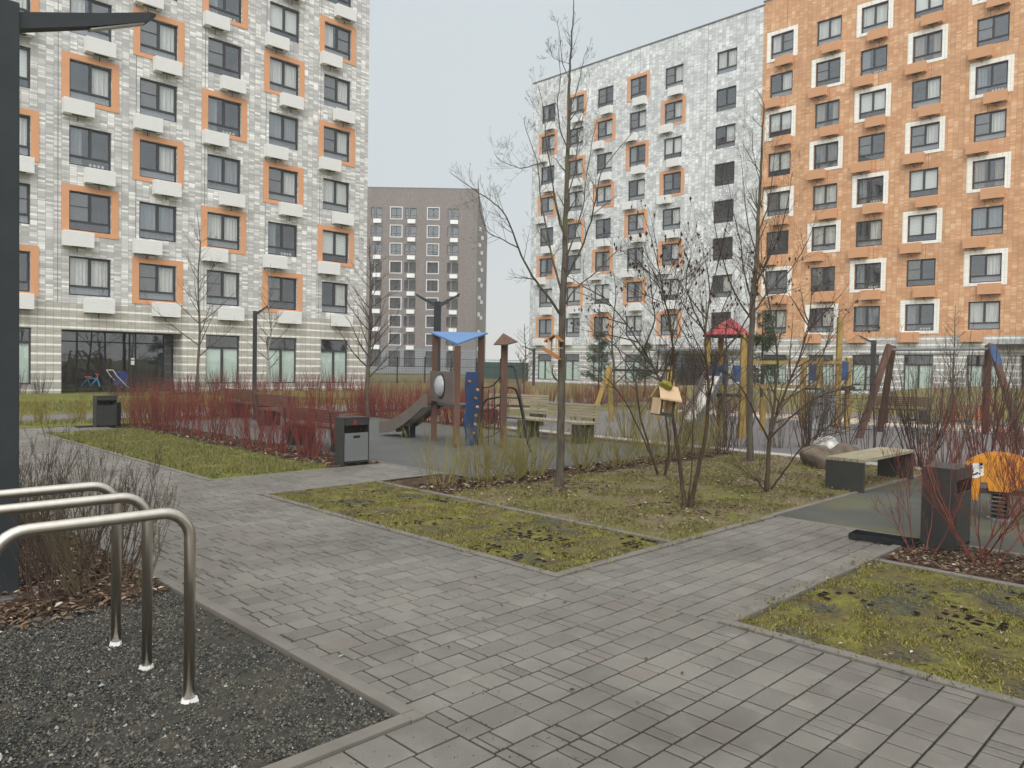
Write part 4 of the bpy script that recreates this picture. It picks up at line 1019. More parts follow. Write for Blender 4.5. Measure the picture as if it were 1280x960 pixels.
# bare brushy shrubs behind the bicycle racks
TW8 = barkmat('olive_brown_twig', S(92, 82, 58), S(134, 122, 90), 8)
for k, (x, y, h_, n_) in enumerate([(1.62, 6.1, .85, 26), (.9, 6.6, 1.0, 30), (1.5, 7.2, .95, 28), (.2, 7.3, 1.05, 26), (.4, 6.2, .8, 22), (1.75, 5.6, .72, 20), (1.9, 6.15, .85, 20), (1.92, 6.9, .85, 18), (1.5, 5.45, .6, 14), (-.4, 6.7, .9, 22), (.95, 7.9, 1.0, 26)]):
    o = shrub_mesh(80 + k, int(n_ * 1.3), h_ * 1.05, 1.0, .0052, 2, 6, .85, .26, .18, .42).build('bare_shrub', TW8 if k % 2 else M_TWIG, loc=(x, y, .01))
    tag(o, ['brushy bare shrub directly behind the farthest bicycle hoop', 'brushy bare shrub at the foot of the dark lamp post', 'brushy bare shrub farther back along the paving edge behind the hoops', 'brushy bare shrub behind the lamp post', 'low brushy shrub left of the lamp post foot', 'brushy shrub at the corner of the gravel bed by the paving', 'brushy shrub leaning over the paving edge behind the middle hoop', 'brushy shrub leaning over the paving edge, farther from the hoops', 'smallest brushy shrub at the back edge of the gravel bed', 'brushy bare shrub at the left edge beyond the lamp post', 'farthest brushy bare shrub of the leaf litter bed'][k], 'shrub', 'low shrubs behind the bicycle racks')
#OBJECTS#
# ================================================================== OBJECTS
M_STEEL = simple('brushed_stainless_steel', S(200, 192, 180), 0.3, 0.06, 3, metallic=1.0, stretch=(12, 12, 1))
M_WOODG = simple('weathered_grey_timber', S(140, 131, 108), 0.85, 0.2, 14, bump=.3, stretch=(.2, 1, 1))
M_WOODY = simple('weathered_grey_timber_across', S(138, 130, 112), 0.85, 0.2, 14, bump=.3, stretch=(1, .2, 1))
M_WOODB = simple('brown_stained_timber', S(92, 68, 56), 0.8, 0.22, 10, bump=.3, stretch=(1, 1, .15))
M_HPLB = simple('brown_grey_panel', S(98, 88, 80), 0.6, 0.12, 4)
M_BLUE = simple('blue_panel', S(48, 74, 112), 0.55, 0.14, 6)
M_BLUER = simple('blue_roof_panel', S(84, 118, 162), 0.5, 0.1, 3)
M_YELW = simple('yellow_stained_timber', S(150, 124, 68), 0.8, 0.2, 8, bump=.3, stretch=(1, 1, .15))
M_REDR = simple('red_roof_boards', S(160, 68, 70), 0.7, 0.18, 8)
M_WHITEP = simple('white_lacquer', S(214, 212, 206), 0.6, 0.06, 8)
M_ORP = simple('orange_yellow_panel', S(196, 130, 42), 0.5, 0.08, 5)
M_PALEW = simple('pale_plywood', S(188, 160, 128), 0.8, 0.08, 12, stretch=(1, 1, .2))
M_ORW = simple('orange_tinted_wood', S(156, 108, 68), 0.8, 0.14, 10)
M_ROPE = simple('black_rope', S(44, 42, 42), 0.9, 0.2, 30)
def V(*a): return Vector(a)
def loc2(o, p): o.location = (p[0], p[1], p[2] if len(p) > 2 else 0)

# street lamps ------------------------------------------------------------
def lamp(p, h, arms, label, w_=.16, group=None, al=.9, base=True):
    r = empty('street_lamp', (p.x, p.y, 0)); tag(r, label, 'street lamp', group); hw = w_ / 2
    b = MB(); b.box(-hw, -hw, .012, hw, hw, h, M_DARK); b.build('pole', M_DARK, r, bevel=.006)
    if base:
        b = MB(); b.box(-.19, -.19, 0, .19, .19, .014)
        for x in (-.15, .15):
            for y in (-.15, .15): b.tube([(x, y, .012), (x, y, .04)], .014, 6)
        b.build('base_plate', simple('galvanised_plate', S(108, 116, 122), .5, .1, 6), r)
    for dx, dy in arms:
        u = V(dx, dy, 0).normalized(); n = V(-u.y, u.x, 0); st = u * (hw - .01); b = MB()
        sec = [(0, h - .11, .055, .055), (al * .55, h + .06, .05, .045), (al * .93, h + .19, .055, .032), (al, h + .235, .012, .01)]
        i0 = len(b.v)
        for t, z, a, e_ in sec:
            c = st + u * t + V(0, 0, z)
            b.v += [tuple(c - n * a - V(0, 0, e_)), tuple(c + n * a - V(0, 0, e_)), tuple(c + n * a + V(0, 0, e_)), tuple(c - n * a + V(0, 0, e_))]
        for k in range(3):
            for q in range(4): b.f.append((i0 + 4 * k + q, i0 + 4 * k + (q + 1) % 4, i0 + 4 * k + 4 + (q + 1) % 4, i0 + 4 * k + 4 + q)); b.mi.append(0)
        b.f += [(i0 + 3, i0 + 2, i0 + 1, i0), (i0 + 12, i0 + 13, i0 + 14, i0 + 15)]; b.mi += [0, 0]
        ar = b.build('arm', M_DARK, r, fix=True)
        b = MB(); c0 = st + u * al * .5 + V(0, 0, h - .016); c1 = st + u * al * .9 + V(0, 0, h + .143); b.bar(c0, c1, .07, .01); b.build('lamp_lens', M_WHITEP, ar)
lamp(at(3, 745, 5.1), 3.93, [(1, 0)], 'dark square street lamp post standing close by the bicycle racks, cut by the left edge')
lamp(gr(318, 497), 3.75, [(.7, -.7)], 'street lamp with one short arm in front of the grey building beside the birch', .14, al=.5)
lamp(gr(545, 520), 3.5, [(-.6, .8), (.6, -.8)], 'street lamp with two arms behind the blue roofed play tower', .16, al=.62)
lamp(at(1091, 470, 42), 3.3, [(-.7, .7)], 'street lamp in front of the striped ground floor, behind the brown swing', .22, al=.7)
lamp(at(667, 470, 60), 2.9, [(-.7, .7)], 'slim street lamp at the left corner of the white building', .16, al=.9)

# bicycle racks -----------------------------------------------------------
for k, y in enumerate((3.53, 4.06, 4.52)):
    r = empty('bicycle_rack', (1.45, y, 0)); tag(r, ('nearest', 'middle', 'farthest')[k] + ' of the three stainless steel bicycle hoops', 'bicycle rack', 'stainless bicycle hoops')
    b = MB(); W_ = .78; H_ = .905; q = .13; P = [V(0, 0, 0), V(0, 0, H_ - q)]
    for t in range(1, 8): a = t / 8 * pi / 2; P.append(V(-q + q * cos(a), 0, H_ - q + q * sin(a)))
    P.append(V(-q, 0, H_)); P.append(V(-W_ + q, 0, H_))
    for t in range(1, 8): a = t / 8 * pi / 2; P.append(V(-W_ + q - q * sin(a), 0, H_ - q + q * cos(a)))
    P += [V(-W_, 0, H_ - q), V(-W_, 0, 0)]
    b.tube(P, .0255, 18); b.build('hoop', M_STEEL, r, smooth=True)
    for x in (0, -W_):
        b = MB(); rr2 = random.Random(k * 9 + int(x * 3)); n = 9
        pts = [(x + .036 * cos(a) * rr2.uniform(.8, 1.3), .036 * sin(a) * rr2.uniform(.8, 1.3)) for a in [2 * pi * i / n for i in range(n)]]
        i = len(b.v); b.v += [(a, c, .012) for a, c in pts] + [(a * .85 + x * .15, c * .85, .03) for a, c in pts]
        for t in range(n): b.f.append((t, (t + 1) % n, n + (t + 1) % n, n + t)); b.mi.append(0)
        b.f.append(tuple(range(n, 2 * n))); b.mi.append(0); b.build('foot_grout', M_WHITEP, r)

# litter bins -------------------------------------------------------------
def bin_(x0, y0, x1, y1, h, label, panel='-y', rz=0):
    cx, cy = (x0 + x1) / 2, (y0 + y1) / 2; r = empty('litter_bin', (cx, cy, 0)); tag(r, label, 'litter bin')
    a, c = (x1 - x0) / 2, (y1 - y0) / 2; b = MB()
    b.box(-a, -c, 0.02, -a + .012, c, h); b.box(a - .012, -c, .02, a, c, h); b.box(-a + .012, c - .012, .02, a - .012, c, h - .002)
    b.box(-a + .012, -c + .012, .06, a - .012, c - .012, h * .70); b.build('body', M_DARK2, r)
    b = MB(); b.box(-a - .004, -c - .004, h, a + .004, c + .004, h + .02); b.build('lid', M_DARK2, r, bevel=.003)
    if panel == '-y':
        b = MB(); b.box(-a + .02, -c - .004, .09, a - .02, -c + .010, h * .70); p = b.build('door', M_GREYP, r, bevel=.003)
        b = MB(); b.box(-.06, -c - .008, h * .60, .06, -c - .0045, h * .60 + .035); b.build('handle', M_BLACK, p)
        b = MB(); b.box(-a + .02, -c - .002, h * .86, a - .02, -c + .012, h - .001); b.build('top_rail', M_DARK2, r)
        b = MB(); b.box(-.06, -c - .006, h * .87, .0, -c - .0025, h * .97); b.build('sticker', simple('dark_red_sticker', S(120, 50, 46), .6, .2, 20), r)
    else:
        b = MB(); b.box(-a + .02, -c - .003, .05, a - .02, -c + .010, h * .72); b.build('door', M_DARK2, r, bevel=.003)
        b = MB(); b.box(-a - .003, -c - .003, h * .88, a + .003, c + .003, h - .001); b.build('top_rail', M_DARK2, r)
        b = MB(); b.tube([(a + .02, 0, .03), (a + .02, 0, h * .8)], .1, 14); b.build('ash_tube', M_BLACK, r, smooth=False)
    b = MB(); b.box(-a + .03, -c + .03, 0, a - .03, c - .03, .02); b.build('foot', M_BLACK, r)
bin_(6.40, 9.96, 6.86, 10.20, .74, 'charcoal litter bin with a pale grey door at the end of the red shrub bed')
bin_(7.52, 1.96, 8.0, 2.24, .73, 'tall dark litter bin behind red twigs, next to the orange spring rider', '-x')
bin_(5.66, 19.0, 6.1, 19.26, .72, 'dark litter bin far left at the end of the lawn', '-x')
r = empty('metal_tray', (7.46, 2.52, 0)); tag(r, 'open shallow black metal tray lying beside the tall dark bin', 'tray')
b = MB(); hx, hy = .115, .29
b.box(-hx, -hy, .022, hx, hy, .028); b.build('bottom', M_BLACK, r)
b = MB(); b.box(-hx, -hy, .028, -hx + .006, hy, .075); b.box(hx - .006, -hy, .028, hx, hy, .075); b.box(-hx + .006, -hy, .028, hx - .006, -hy + .006, .075); b.box(-hx + .006, hy - .006, .028, hx - .006, hy, .075); b.build('rim', M_BLACK, r)
r.rotation_euler = (0, 0, radians(4))
b = MB(); b.box(5.3, 19.1, .005, 5.62, 19.35, .05); o = b.build('metal_tray', M_BLACK); tag(o, 'black metal tray on the ground left of the far bin', 'tray')

# benches -----------------------------------------------------------------
def bench(cx, cy, rz, label, L=2.0, back=True, wood=None, dep=.5, hh=.45, zb=.82):
    """long axis = local x, sitter faces local -y"""
    wood = wood or M_WOODG; r = empty('park_bench', (cx, cy, 0), rz); tag(r, label, 'bench')
    b = MB(); n = 6; sw = dep / n
    for k in range(n): b.box(-L / 2, -dep / 2 + k * sw + .004, hh - .045, L / 2, -dep / 2 + (k + 1) * sw - .004, hh)
    b.build('seat', wood, r, bevel=.004)
    for s_ in (-1, 1):
        b = MB(); x = s_ * (L / 2 - (.03 if not back else .22)); t = .028 if not back else .1
        b.box(x - t, -dep / 2 + .002, .0, x + t, dep / 2 - .002, hh - .047); b.build('end_support', M_DARK2, r, bevel=.004)
    if back:
        b = MB()
        for k in range(5): b.box(-L / 2, dep / 2 - .01 + k * .012, hh + .07 + k * (zb - hh - .07) / 5, L / 2, dep / 2 + .02 + k * .012, hh + .07 + (k + .82) * (zb - hh - .07) / 5)
        b.build('backrest', wood, r, bevel=.004)
        for s_ in (-1, 1): b = MB(); b.bar((s_ * .8, dep / 2 + .04, .1), (s_ * .8, dep / 2 + .10, zb - .03), .04, .02); b.build('back_bracket', M_DARK2, r)
bench(11.23, 4.0, 0, 'backless slatted bench with dark grey end slabs beside the boulders', 1.96, False)
bench(12.25, 10.9, radians(-90), 'slatted timber bench with backrest behind the tall tree, across the play surface')
bench(7.55, 12.45, radians(90), 'brown bench seen from behind through red shrubs, left of the grey doored bin', wood=M_WOODB, zb=.76)
bench(9.1, 16.7, radians(90), 'brown bench behind the middle of the red shrub bed', wood=M_WOODB)
bench(9.9, 20.1, radians(90), 'farthest brown bench at the far end of the red shrub bed', wood=M_WOODB)
p = at(1130, 500, 23.8); bench(p.x, p.y, radians(-60), 'dark bench behind the left legs of the brown swing', 1.6, True, M_WOODB)
p = at(642, 500, 20.5); bench(p.x, p.y, radians(-70), 'pale slatted bench beyond the climbing arches of the blue roofed tower', 1.8)

# spring rider --------------------------------------------------------------
p = gr(1250, 651); th = -TH
r = empty('spring_rider', (p.x, p.y, 0), th - .5); tag(r, 'orange arched spring rider on a black coil spring beside the tall dark bin', 'spring rider')
arch = []
for k in range(17): a = pi * k / 16; arch.append((-.43 * cos(a), .34 + .40 * sin(a) ** .9))
arch = [(-.43, .22), (-.43, .34)] + arch[1:-1] + [(.43, .34), (.45, .2), (.36, .2), (.30, .34), (.2, .40), (.1, .36), (.08, .33), (-.12, .33), (-.14, .42), (-.2, .42), (-.22, .22), (-.3, .22), (-.33, .36), (-.38, .22)]
for s_ in (-1, 1): b = MB(); b.prism(arch, s_ * .13 - .01, s_ * .13 + .01); b.build('side_panel', M_ORP, r, bevel=.004, fix=True)
b = MB(); b.box(-.12, -.119, .42, .22, .119, .445); b.build('seat', M_BLACK, r)
b = MB(); b.box(-.2, -.119, .30, .25, .119, .33); b.build('floor_plate', M_DARK2, r)
P = [V(.0 + .075 * cos(t * .5), .075 * sin(t * .5), .03 + .27 * t / 76) for t in range(77)]
b = MB(); b.tube(P, .013, 7); b.build('coil_spring', M_BLACK, r, smooth=True)
b = MB(); b.tube([(0, 0, .008), (0, 0, .03)], .13, 18); b.build('base', M_GREYP, r)
b = MB(); b.tube([(-.2, -.2, .62), (-.2, .2, .62)], .015, 8); b.build('handlebar', M_BLACK, r)
b = MB(); b.prism([(-.31, .46), (-.31, .56), (-.28, .62), (-.18, .62), (-.17, .50), (-.24, .46)], -.147, -.1405); k = b.build('sticker', M_WHITEP, r, fix=True)
b = MB(); rr3 = random.Random(4)
for q in range(7): x, z = rr3.uniform(-.29, -.2), rr3.uniform(.48, .59); b.prism([(x, z), (x + .018, z + .004), (x + .02, z + .02), (x + .004, z + .016)], -.151, -.1475)
b.build('spots', M_BLACK, k)

# boulders ------------------------------------------------------------------
def boulder(px, py, sx, sy, sz, label, m, seed, dz=0):
    p = gr(px, py); bm = bmesh.new(); bmesh.ops.create_icosphere(bm, subdivisions=4, radius=1)
    for v in bm.verts:
        n = v.co.normalized(); k = 1 + .28 * noise.noise(n * 1.1 + V(seed, 0, 0)) + .07 * noise.fractal(n * 3.5 + V(0, seed, 0), 1, 2, 4); v.co = V(n.x * sx * k, n.y * sy * k, n.z * sz * k)
    me = bpy.data.meshes.new('boulder'); bm.to_mesh(me); bm.free(); me.materials.append(m)
    for f in me.polygons: f.use_smooth = True
    o = bpy.data.objects.new('boulder', me); COL.objects.link(o); o.location = (p.x, p.y, sz * .62 + dz); o.rotation_euler = (0, 0, seed); tag(o, label, 'boulder')
b_ = NB('grey_brown_stone'); f = b_.noise(3.5, 8, rough=.7); b_.color(b_.ramp(f, [(.3, KK(S(84, 72, 60))), (.5, KK(S(118, 104, 88))), (.72, KK(S(146, 132, 114)))])); b_.bump(b_.noise(9, 8, rough=.7), .9, .03); M_ROCK = b_.m
b_ = NB('pale_stone'); f = b_.noise(4, 6, rough=.7); b_.color(b_.ramp(f, [(.36, S(110, 104, 96)), (.5, S(160, 156, 148)), (.62, S(214, 212, 206))])); b_.bump(b_.noise(9, 8), .6, .02); M_ROCKW = b_.m
boulder(1024, 584, .30, .24, .23, 'left grey brown boulder at the corner of the backless bench', M_ROCK, 1.3)
boulder(1054, 580, .36, .25, .22, 'larger rounded boulder behind the near end of the backless bench', M_ROCK, 3.1)
boulder(1032, 570, .27, .2, .22, 'whitish boulder behind the two brown ones', M_ROCKW, 5.2)

# bird feeders ----------------------------------------------------------------
# (hung on the trunk of the tall tree)
p = at(693, 440, 9.9); r = empty('bird_feeder', p, -TH - .3); tag(r, 'orange wooden roofed bird feeder tied to the trunk of the tallest tree', 'bird feeder')
b = MB(); b.bar((-.12, 0, .13), (.01, 0, .22), .18, .014); b.bar((.01, 0, .22), (.11, 0, .13), .18, .014); b.build('roof', M_ORW, r)
b = MB(); b.bar((-.13, 0, .03), (.08, 0, -.10), .16, .016); b.bar((-.14, -.08, .05), (.06, -.08, -.07), .012, .05); b.build('tray', M_ORW, r)
b = MB(); b.box(-.07, -.085, .0, -.05, -.07, .16); b.box(.03, -.085, -.06, .05, -.07, .19); b.box(-.07, .07, .0, -.05, .085, .16); b.box(.03, .07, -.06, .05, .085, .19); b.build('posts', M_PALEW, r)
b = MB(); b.tube([(.03 + .075 * cos(a), .02 + .09 * sin(a), .05) for a in [2 * pi * i / 12 for i in range(13)]], .004, 4); b.build('tie', M_WHITEP, r)
p = at(829, 520, 8.45); r = empty('bird_feeder', p, -TH + .25); tag(r, 'pale plywood bird feeder with yellow top hanging in the nearest forked tree', 'bird feeder')
r.rotation_euler = (0, radians(8), -TH + .25)
b = MB(); b.box(-.11, -.10, 0, .09, .10, .014); b.build('bottom', M_DARK2, r)
b = MB(); b.box(-.11, -.10, .014, -.096, .10, .19); b.box(.076, -.06, .014, .09, .10, .19); b.box(-.096, .086, .014, -.05, .10, .19); b.box(.04, .086, .014, .076, .10, .19); b.build('walls', M_PALEW, r)
b = MB(); b.box(-.096, -.099, .014, -.07, -.085, .19); b.box(.05, -.099, .014, .076, -.085, .19); b.box(-.07, -.099, .014, .05, -.085, .04); b.build('dark_frame', simple('mossy_dark_wood', S(54, 56, 40), .9, .2, 10), r)
b = MB(); b.quad((-.135, -.15, .19), (.125, -.15, .19), (.11, -.03, .34), (-.12, -.03, .34)); b.quad((-.135, -.15, .178), (-.12, -.03, .328), (.11, -.03, .328), (.125, -.15, .178)); b.bar((-.005, -.03, .335), (-.005, .13, .19), .24, .014); b.build('roof', M_PALEW, r)
bm = bmesh.new(); bmesh.ops.create_icosphere(bm, subdivisions=3, radius=.065)
for v in bm.verts: v.co *= 1 + .5 * noise.noise(v.co * 22); v.co.z *= .7; v.co.x *= 1.15
me = bpy.data.meshes.new('moss_tuft'); bm.to_mesh(me); bm.free(); me.materials.append(simple('yellow_fabric', S(122, 116, 46), .95, .45, 24))
o = bpy.data.objects.new('yellow_cover', me); COL.objects.link(o); o.parent = r; o.location = (-.04, -.05, .34)
[setattr(f, 'use_smooth', True) for f in me.polygons]

# blue roofed play tower --------------------------------------------------------
P1, P2, P3, P4 = [at(x, 500, d) for x, d in ((543, 15.8), (571, 14.6), (600.5, 15.5), (629.5, 14.6))]
C0 = (P1 + P2 + P3) / 3
r = empty('play_tower', (C0.x, C0.y, 0)); tag(r, 'brown post play tower with blue triangular roof, slide and climbing net', 'play tower')
rel = lambda p, z: V(p.x - C0.x, p.y - C0.y, z)
zt = {0: 2.22, 1: 1.95, 2: 2.2}
for k, p in enumerate((P1, P2, P3)): b = MB(); c = rel(p, 0); b.bar(c, c + V(0, 0, zt[k]), .12, .12, up=V(.6, .8, 0)); b.build('post', M_WOODB, r, bevel=.006)
def plate(pts, th_, name, m, par):
    b = MB(); n = len(pts); b.v = [tuple(p) for p in pts] + [tuple(p + V(0, 0, th_)) for p in pts]
    b.f = [tuple(reversed(range(n))), tuple(range(n, 2 * n))] + [(i, (i + 1) % n, n + (i + 1) % n, n + i) for i in range(n)]; b.mi = [0] * len(b.f); return b.build(name, m, par, fix=True)
cen = V(0, 0, 0)
def outw(p, z, k): c = rel(p, 0); return V(c.x * k, c.y * k, z)
plate([outw(P1, 2.24, 1.28), outw(P2, 1.96, 1.18), outw(P3, 2.22, 1.28)], .03, 'roof', M_BLUER, r)
plate([outw(P1, .76, .96), outw(P2, .76, .96), outw(P3, .76, .96)], .05, 'platform', M_GREYP, r)
def wallpanel(a, c, z0, z1, name, m, par, t=.02, inset=.02, off=0.0):
    u = (c - a); u.z = 0; L = u.length; u.normalize(); n = V(u.y, -u.x, 0); b = MB(); s0 = a + u * inset + n * off; s1 = c - u * inset + n * off
    b.v = [tuple(q) for q in (s0 + n * t + V(0, 0, z0), s1 + n * t + V(0, 0, z0), s1 + n * t + V(0, 0, z1), s0 + n * t + V(0, 0, z1), s0 + V(0, 0, z0), s1 + V(0, 0, z0), s1 + V(0, 0, z1), s0 + V(0, 0, z1))]
    b.f = [(0, 1, 2, 3), (7, 6, 5, 4), (0, 4, 5, 1), (1, 5, 6, 2), (2, 6, 7, 3), (3, 7, 4, 0)]; b.mi = [0] * 6; return b.build(name, m, par, bevel=.006, fix=True), u, n
pn, u, n = wallpanel(rel(P1, 0), rel(P2, 0), .84, 1.45, 'bubble_panel', M_HPLB, r, .03, -.04, .062)
mid = (rel(P1, 0) + rel(P2, 0)) / 2 + n * .1 + V(0, 0, 1.16)
bm = bmesh.new(); bmesh.ops.create_uvsphere(bm, u_segments=24, v_segments=12, radius=1.0)
mt = Matrix(((u.x * .22, n.x * .12, 0, mid.x), (u.y * .22, n.y * .12, 0, mid.y), (0, 0, .22, mid.z), (0, 0, 0, 1))); bm.transform(mt)
me = bpy.data.meshes.new('bubble_window'); bm.to_mesh(me); bm.free(); bb_ = NB('clear_plastic_dome'); bb_.color(S(176, 176, 178)); bb_.b.inputs['Roughness'].default_value = .12; bb_.b.inputs['Alpha'].default_value = .75; bb_.b.inputs['Specular IOR Level'].default_value = .6; me.materials.append(bb_.m)
for f in me.polygons: f.use_smooth = True
o = bpy.data.objects.new('bubble_window', me); COL.objects.link(o); o.parent = pn
b = MB(); b.tube([mid + u * .235 * cos(a) + V(0, 0, .235 * sin(a)) - n * .0 for a in [2 * pi * i / 28 for i in range(29)]], .014, 6); b.build('ring', M_BLACK, pn)
# blue climbing board between the right posts (wavy outline, foot holes)
a, c = rel(P2, 0), rel(P3, 0); u = (c - a).normalized(); n = V(u.y, -u.x, 0); b = MB()
mtx = Matrix(((u.x, n.x, 0, a.x), (u.y, n.y, 0, a.y), (0, 0, 1, 0), (0, 0, 0, 1)))
ol = [(.20 + .03 * sin(z * 9), z) for z in [.03 + 1.42 * i / 14 for i in range(15)]] + [(.74 + .05 * sin(z * 8 + 1), z) for z in [1.45 - 1.42 * i / 14 for i in range(15)]]
b.prism(ol, .07, .095, None, mtx); cp = b.build('climbing_board', M_BLUE, r, fix=True)
rr4 = random.Random(5)
for k in range(7):
    x, z = rr4.uniform(.28, .66), .25 + k * .17; b = MB(); b.tube([mtx @ V(x, .096, z), mtx @ V(x, .14, z)], .028, 7); b.build('hand_hold', M_PALEW if k % 2 else M_ORW, cp)
# slide
S0 = rel((P1 + P2) / 2, 0) * 1.0 + V(0, 0, 0); S0 = rel(P1, 0) * .9; e_ = at(485, 540, 16.9); e_ = V(e_.x - C0.x, e_.y - C0.y, 0); S0 = V(S0.x, S0.y, 0); u = (e_ - S0).normalized(); n = V(u.y, -u.x, 0); L = (e_ - S0).length
zf = lambda t: .80 if t < .08 else .20 + .60 * (1 - min(1, (t - .08) / .72)) ** 1.35 if t < .8 else .20 - (t - .8) * .25
for s_ in (-1, 1):
    b = MB(); N = 22; top = []; bot = []
    for k in range(N + 1): t = k / N; top.append((L * t, zf(t) + .17)); bot.append((L * t, zf(t) - .09))
    mtx = Matrix(((u.x, n.x, 0, S0.x + n.x * s_ * .23), (u.y, n.y, 0, S0.y + n.y * s_ * .23), (0, 0, 1, 0), (0, 0, 0, 1)))
    i = len(b.v)
    for j, (x, z) in enumerate(top):
        for yy in (-.014, .014): b.v.append(tuple(mtx @ V(x, yy, z))); b.v.append(tuple(mtx @ V(x, yy, bot[j][1])))
    for j in range(N):
        q = 4 * j; 
        for f in ((q, q + 4, q + 5, q + 1), (q + 2, q + 3, q + 7, q + 6), (q, q + 2, q + 6, q + 4), (q + 1, q + 5, q + 7, q + 3)): b.f.append(f); b.mi.append(0)
    b.f += [(0, 1, 3, 2), (4 * N, 4 * N + 2, 4 * N + 3, 4 * N + 1)]; b.mi += [0, 0]; b.build('slide_side', M_HPLB, r, fix=True)
b = MB(); N = 22
for k in range(N):
    t0, t1 = k / N, (k + 1) / N; A = S0 + u * L * t0 + V(0, 0, zf(t0)); B = S0 + u * L * t1 + V(0, 0, zf(t1)); b.quad(A - n * .216, A + n * .216, B + n * .216, B - n * .216)
    b.quad(A - n * .216 - V(0, 0, .02), B - n * .216 - V(0, 0, .02), B + n * .216 - V(0, 0, .02), A + n * .216 - V(0, 0, .02))
b.build('slide_chute', M_STEEL, r)
b = MB(); c = S0 + u * L * .55; b.box(c.x - .1, c.y - .1, 0, c.x + .1, c.y + .1, zf(.55) - .09); b.build('slide_foot', M_BLACK, r)
# single post with cap, arches and net
c4 = rel(P4, 0); b = MB(); b.bar(c4, c4 + V(0, 0, 1.98), .12, .12, up=V(.6, .8, 0)); b.build('post', M_WOODB, r, bevel=.006)
def px4(x, y, d): q = at(x, y, d); return V(q.x - C0.x, q.y - C0.y, q.z)
cap = [px4(617, 431.5, 14.5), px4(629, 417.5, 14.9), px4(647, 428, 14.7), px4(634, 431.5, 14.2)]
b = MB(); b.v = [tuple(q) for q in cap] + [tuple(q + V(0, 0, .02)) for q in cap]; b.f = [(0, 1, 2, 3), (7, 6, 5, 4), (0, 4, 5, 1), (1, 5, 6, 2), (2, 6, 7, 3), (3, 7, 4, 0)]; b.mi = [0] * 6; b.build('post_cap', M_WOODB, r, fix=True)
for pp in ([(634, 458, 14.6), (640, 458, 14.6), (644, 464, 14.5), (653, 510, 14.2), (663, 565, 13.9)], [(633, 485, 14.6), (641, 485, 14.7), (647, 493, 14.8), (655, 530, 15), (660, 556, 15.2)]):
    b = MB(); b.tube(smooth_path([px4(*q) for q in pp], 5), .019, 8); b.build('climbing_arch', M_BLACK, r, smooth=True)
b = MB()
for y in (497, 522, 545): b.tube([px4(632, y, 14.6), px4(650 + (y - 497) * .16, y + 1, 14.35)], .014, 6)
b.build('rungs', M_BLACK, r)
b = MB()
b.tube(smooth_path([px4(603, 485, 15.4), px4(614, 483, 15.1), px4(622, 476, 14.8), px4(628, 468, 14.6)], 5), .012, 6)
b.tube(smooth_path([px4(597, 560, 15), px4(601, 520, 15), px4(606, 502, 15), px4(615, 498, 14.9), px4(627, 496, 14.6)], 5), .018, 8)
for t in range(4): b.tube([px4(603 + t * 7.5, 478 + (t % 2) * 8, 15.3 - t * .2), px4(603 + t * 7.5, 558, 15.3 - t * .2)], .009, 5)
for y in (515, 532, 548): b.tube(smooth_path([px4(601, y, 15.4), px4(615, y - 3, 15), px4(628, y - 12, 14.6)], 3), .009, 5)
b.build('climbing_net', M_ROPE, r)

# red roofed play structure ------------------------------------------------------
cc = at(909, 500, 18.0); r = empty('play_tower', (cc.x, cc.y, 0), 0); tag(r, 'yellow timber play structure with red pyramid roof, steel slide and bridge', 'play tower')
def q5(x, y, d): q = at(x, y, d); return V(q.x - cc.x, q.y - cc.y, q.z)
lat = rt0; dpt = fw0
def q6(l, d, z): v = lat * l + dpt * d; return V(v.x, v.y, z)
corn = [(-.46, .16), (-.05, -.46), (.24, -.4), (.44, .12)]
for l, d in ((-.47, .05), (-.07, .42), (.22, -.42), (.42, .1)): b = MB(); b.bar(q6(l, d, 0), q6(l, d, 2.42), .11, .11, up=V(.7, .7, 0)); b.build('post', M_YELW, r, bevel=.006)
ev = [q6(-.60, .0, 2.40), q6(.1, -.60, 2.40), q6(.60, .1, 2.40), q6(-.1, .6, 2.40)]; ap = q6(0.04, 0, 2.80)
b = MB()
for k in range(4):
    A, B = ev[k], ev[(k + 1) % 4]; N = 6
    for j in range(N):
        t0, t1 = j / N, (j + .9) / N; a0, b0 = A.lerp(ap, t0), B.lerp(ap, t0); a1, b1 = A.lerp(ap, min(1, t1)), B.lerp(ap, min(1, t1)); up = V(0, 0, .02)
        b.quad(a0, b0, b1, a1); b.quad(a0 - up, a1 - up, b1 - up, b0 - up); b.quad(a0 - up, b0 - up, b0, a0)
b.build('roof', M_REDR, r)
b = MB()
for k in range(4): b.bar(ev[k] - V(0, 0, .03), ap - V(0, 0, .03), .03, .03)
for k in range(4): b.bar(ev[k] - V(0, 0, .04), ev[(k + 1) % 4] - V(0, 0, .04), .03, .05)
b.build('roof_frame', M_BLACK, r)
b = MB(); b.box(-.36, -.36, .95, .36, .36, 1.02); b.build('platform', M_DARK2, r)
for (l0, d0, l1, d1) in ((-.44, .0, -.12, -.38), (-.02, -.44, .20, -.44), (.28, -.34, .42, .02)):
    A, B = q6(l0, d0, 0), q6(l1, d1, 0); b = MB(); b.v = []; u = (B - A).normalized(); n = V(u.y, -u.x, 0) * .02
    b.v = [tuple(x) for x in (A + n + V(0, 0, 1.30), B + n + V(0, 0, 1.30), B + n + V(0, 0, 1.68), A + n + V(0, 0, 1.68), A + V(0, 0, 1.30), B + V(0, 0, 1.30), B + V(0, 0, 1.68), A + V(0, 0, 1.68))]
    b.f = [(0, 1, 2, 3), (7, 6, 5, 4), (0, 4, 5, 1), (1, 5, 6, 2), (2, 6, 7, 3), (3, 7, 4, 0)]; b.mi = [0] * 6; b.build('side_panel', M_BLUE, r, fix=True)
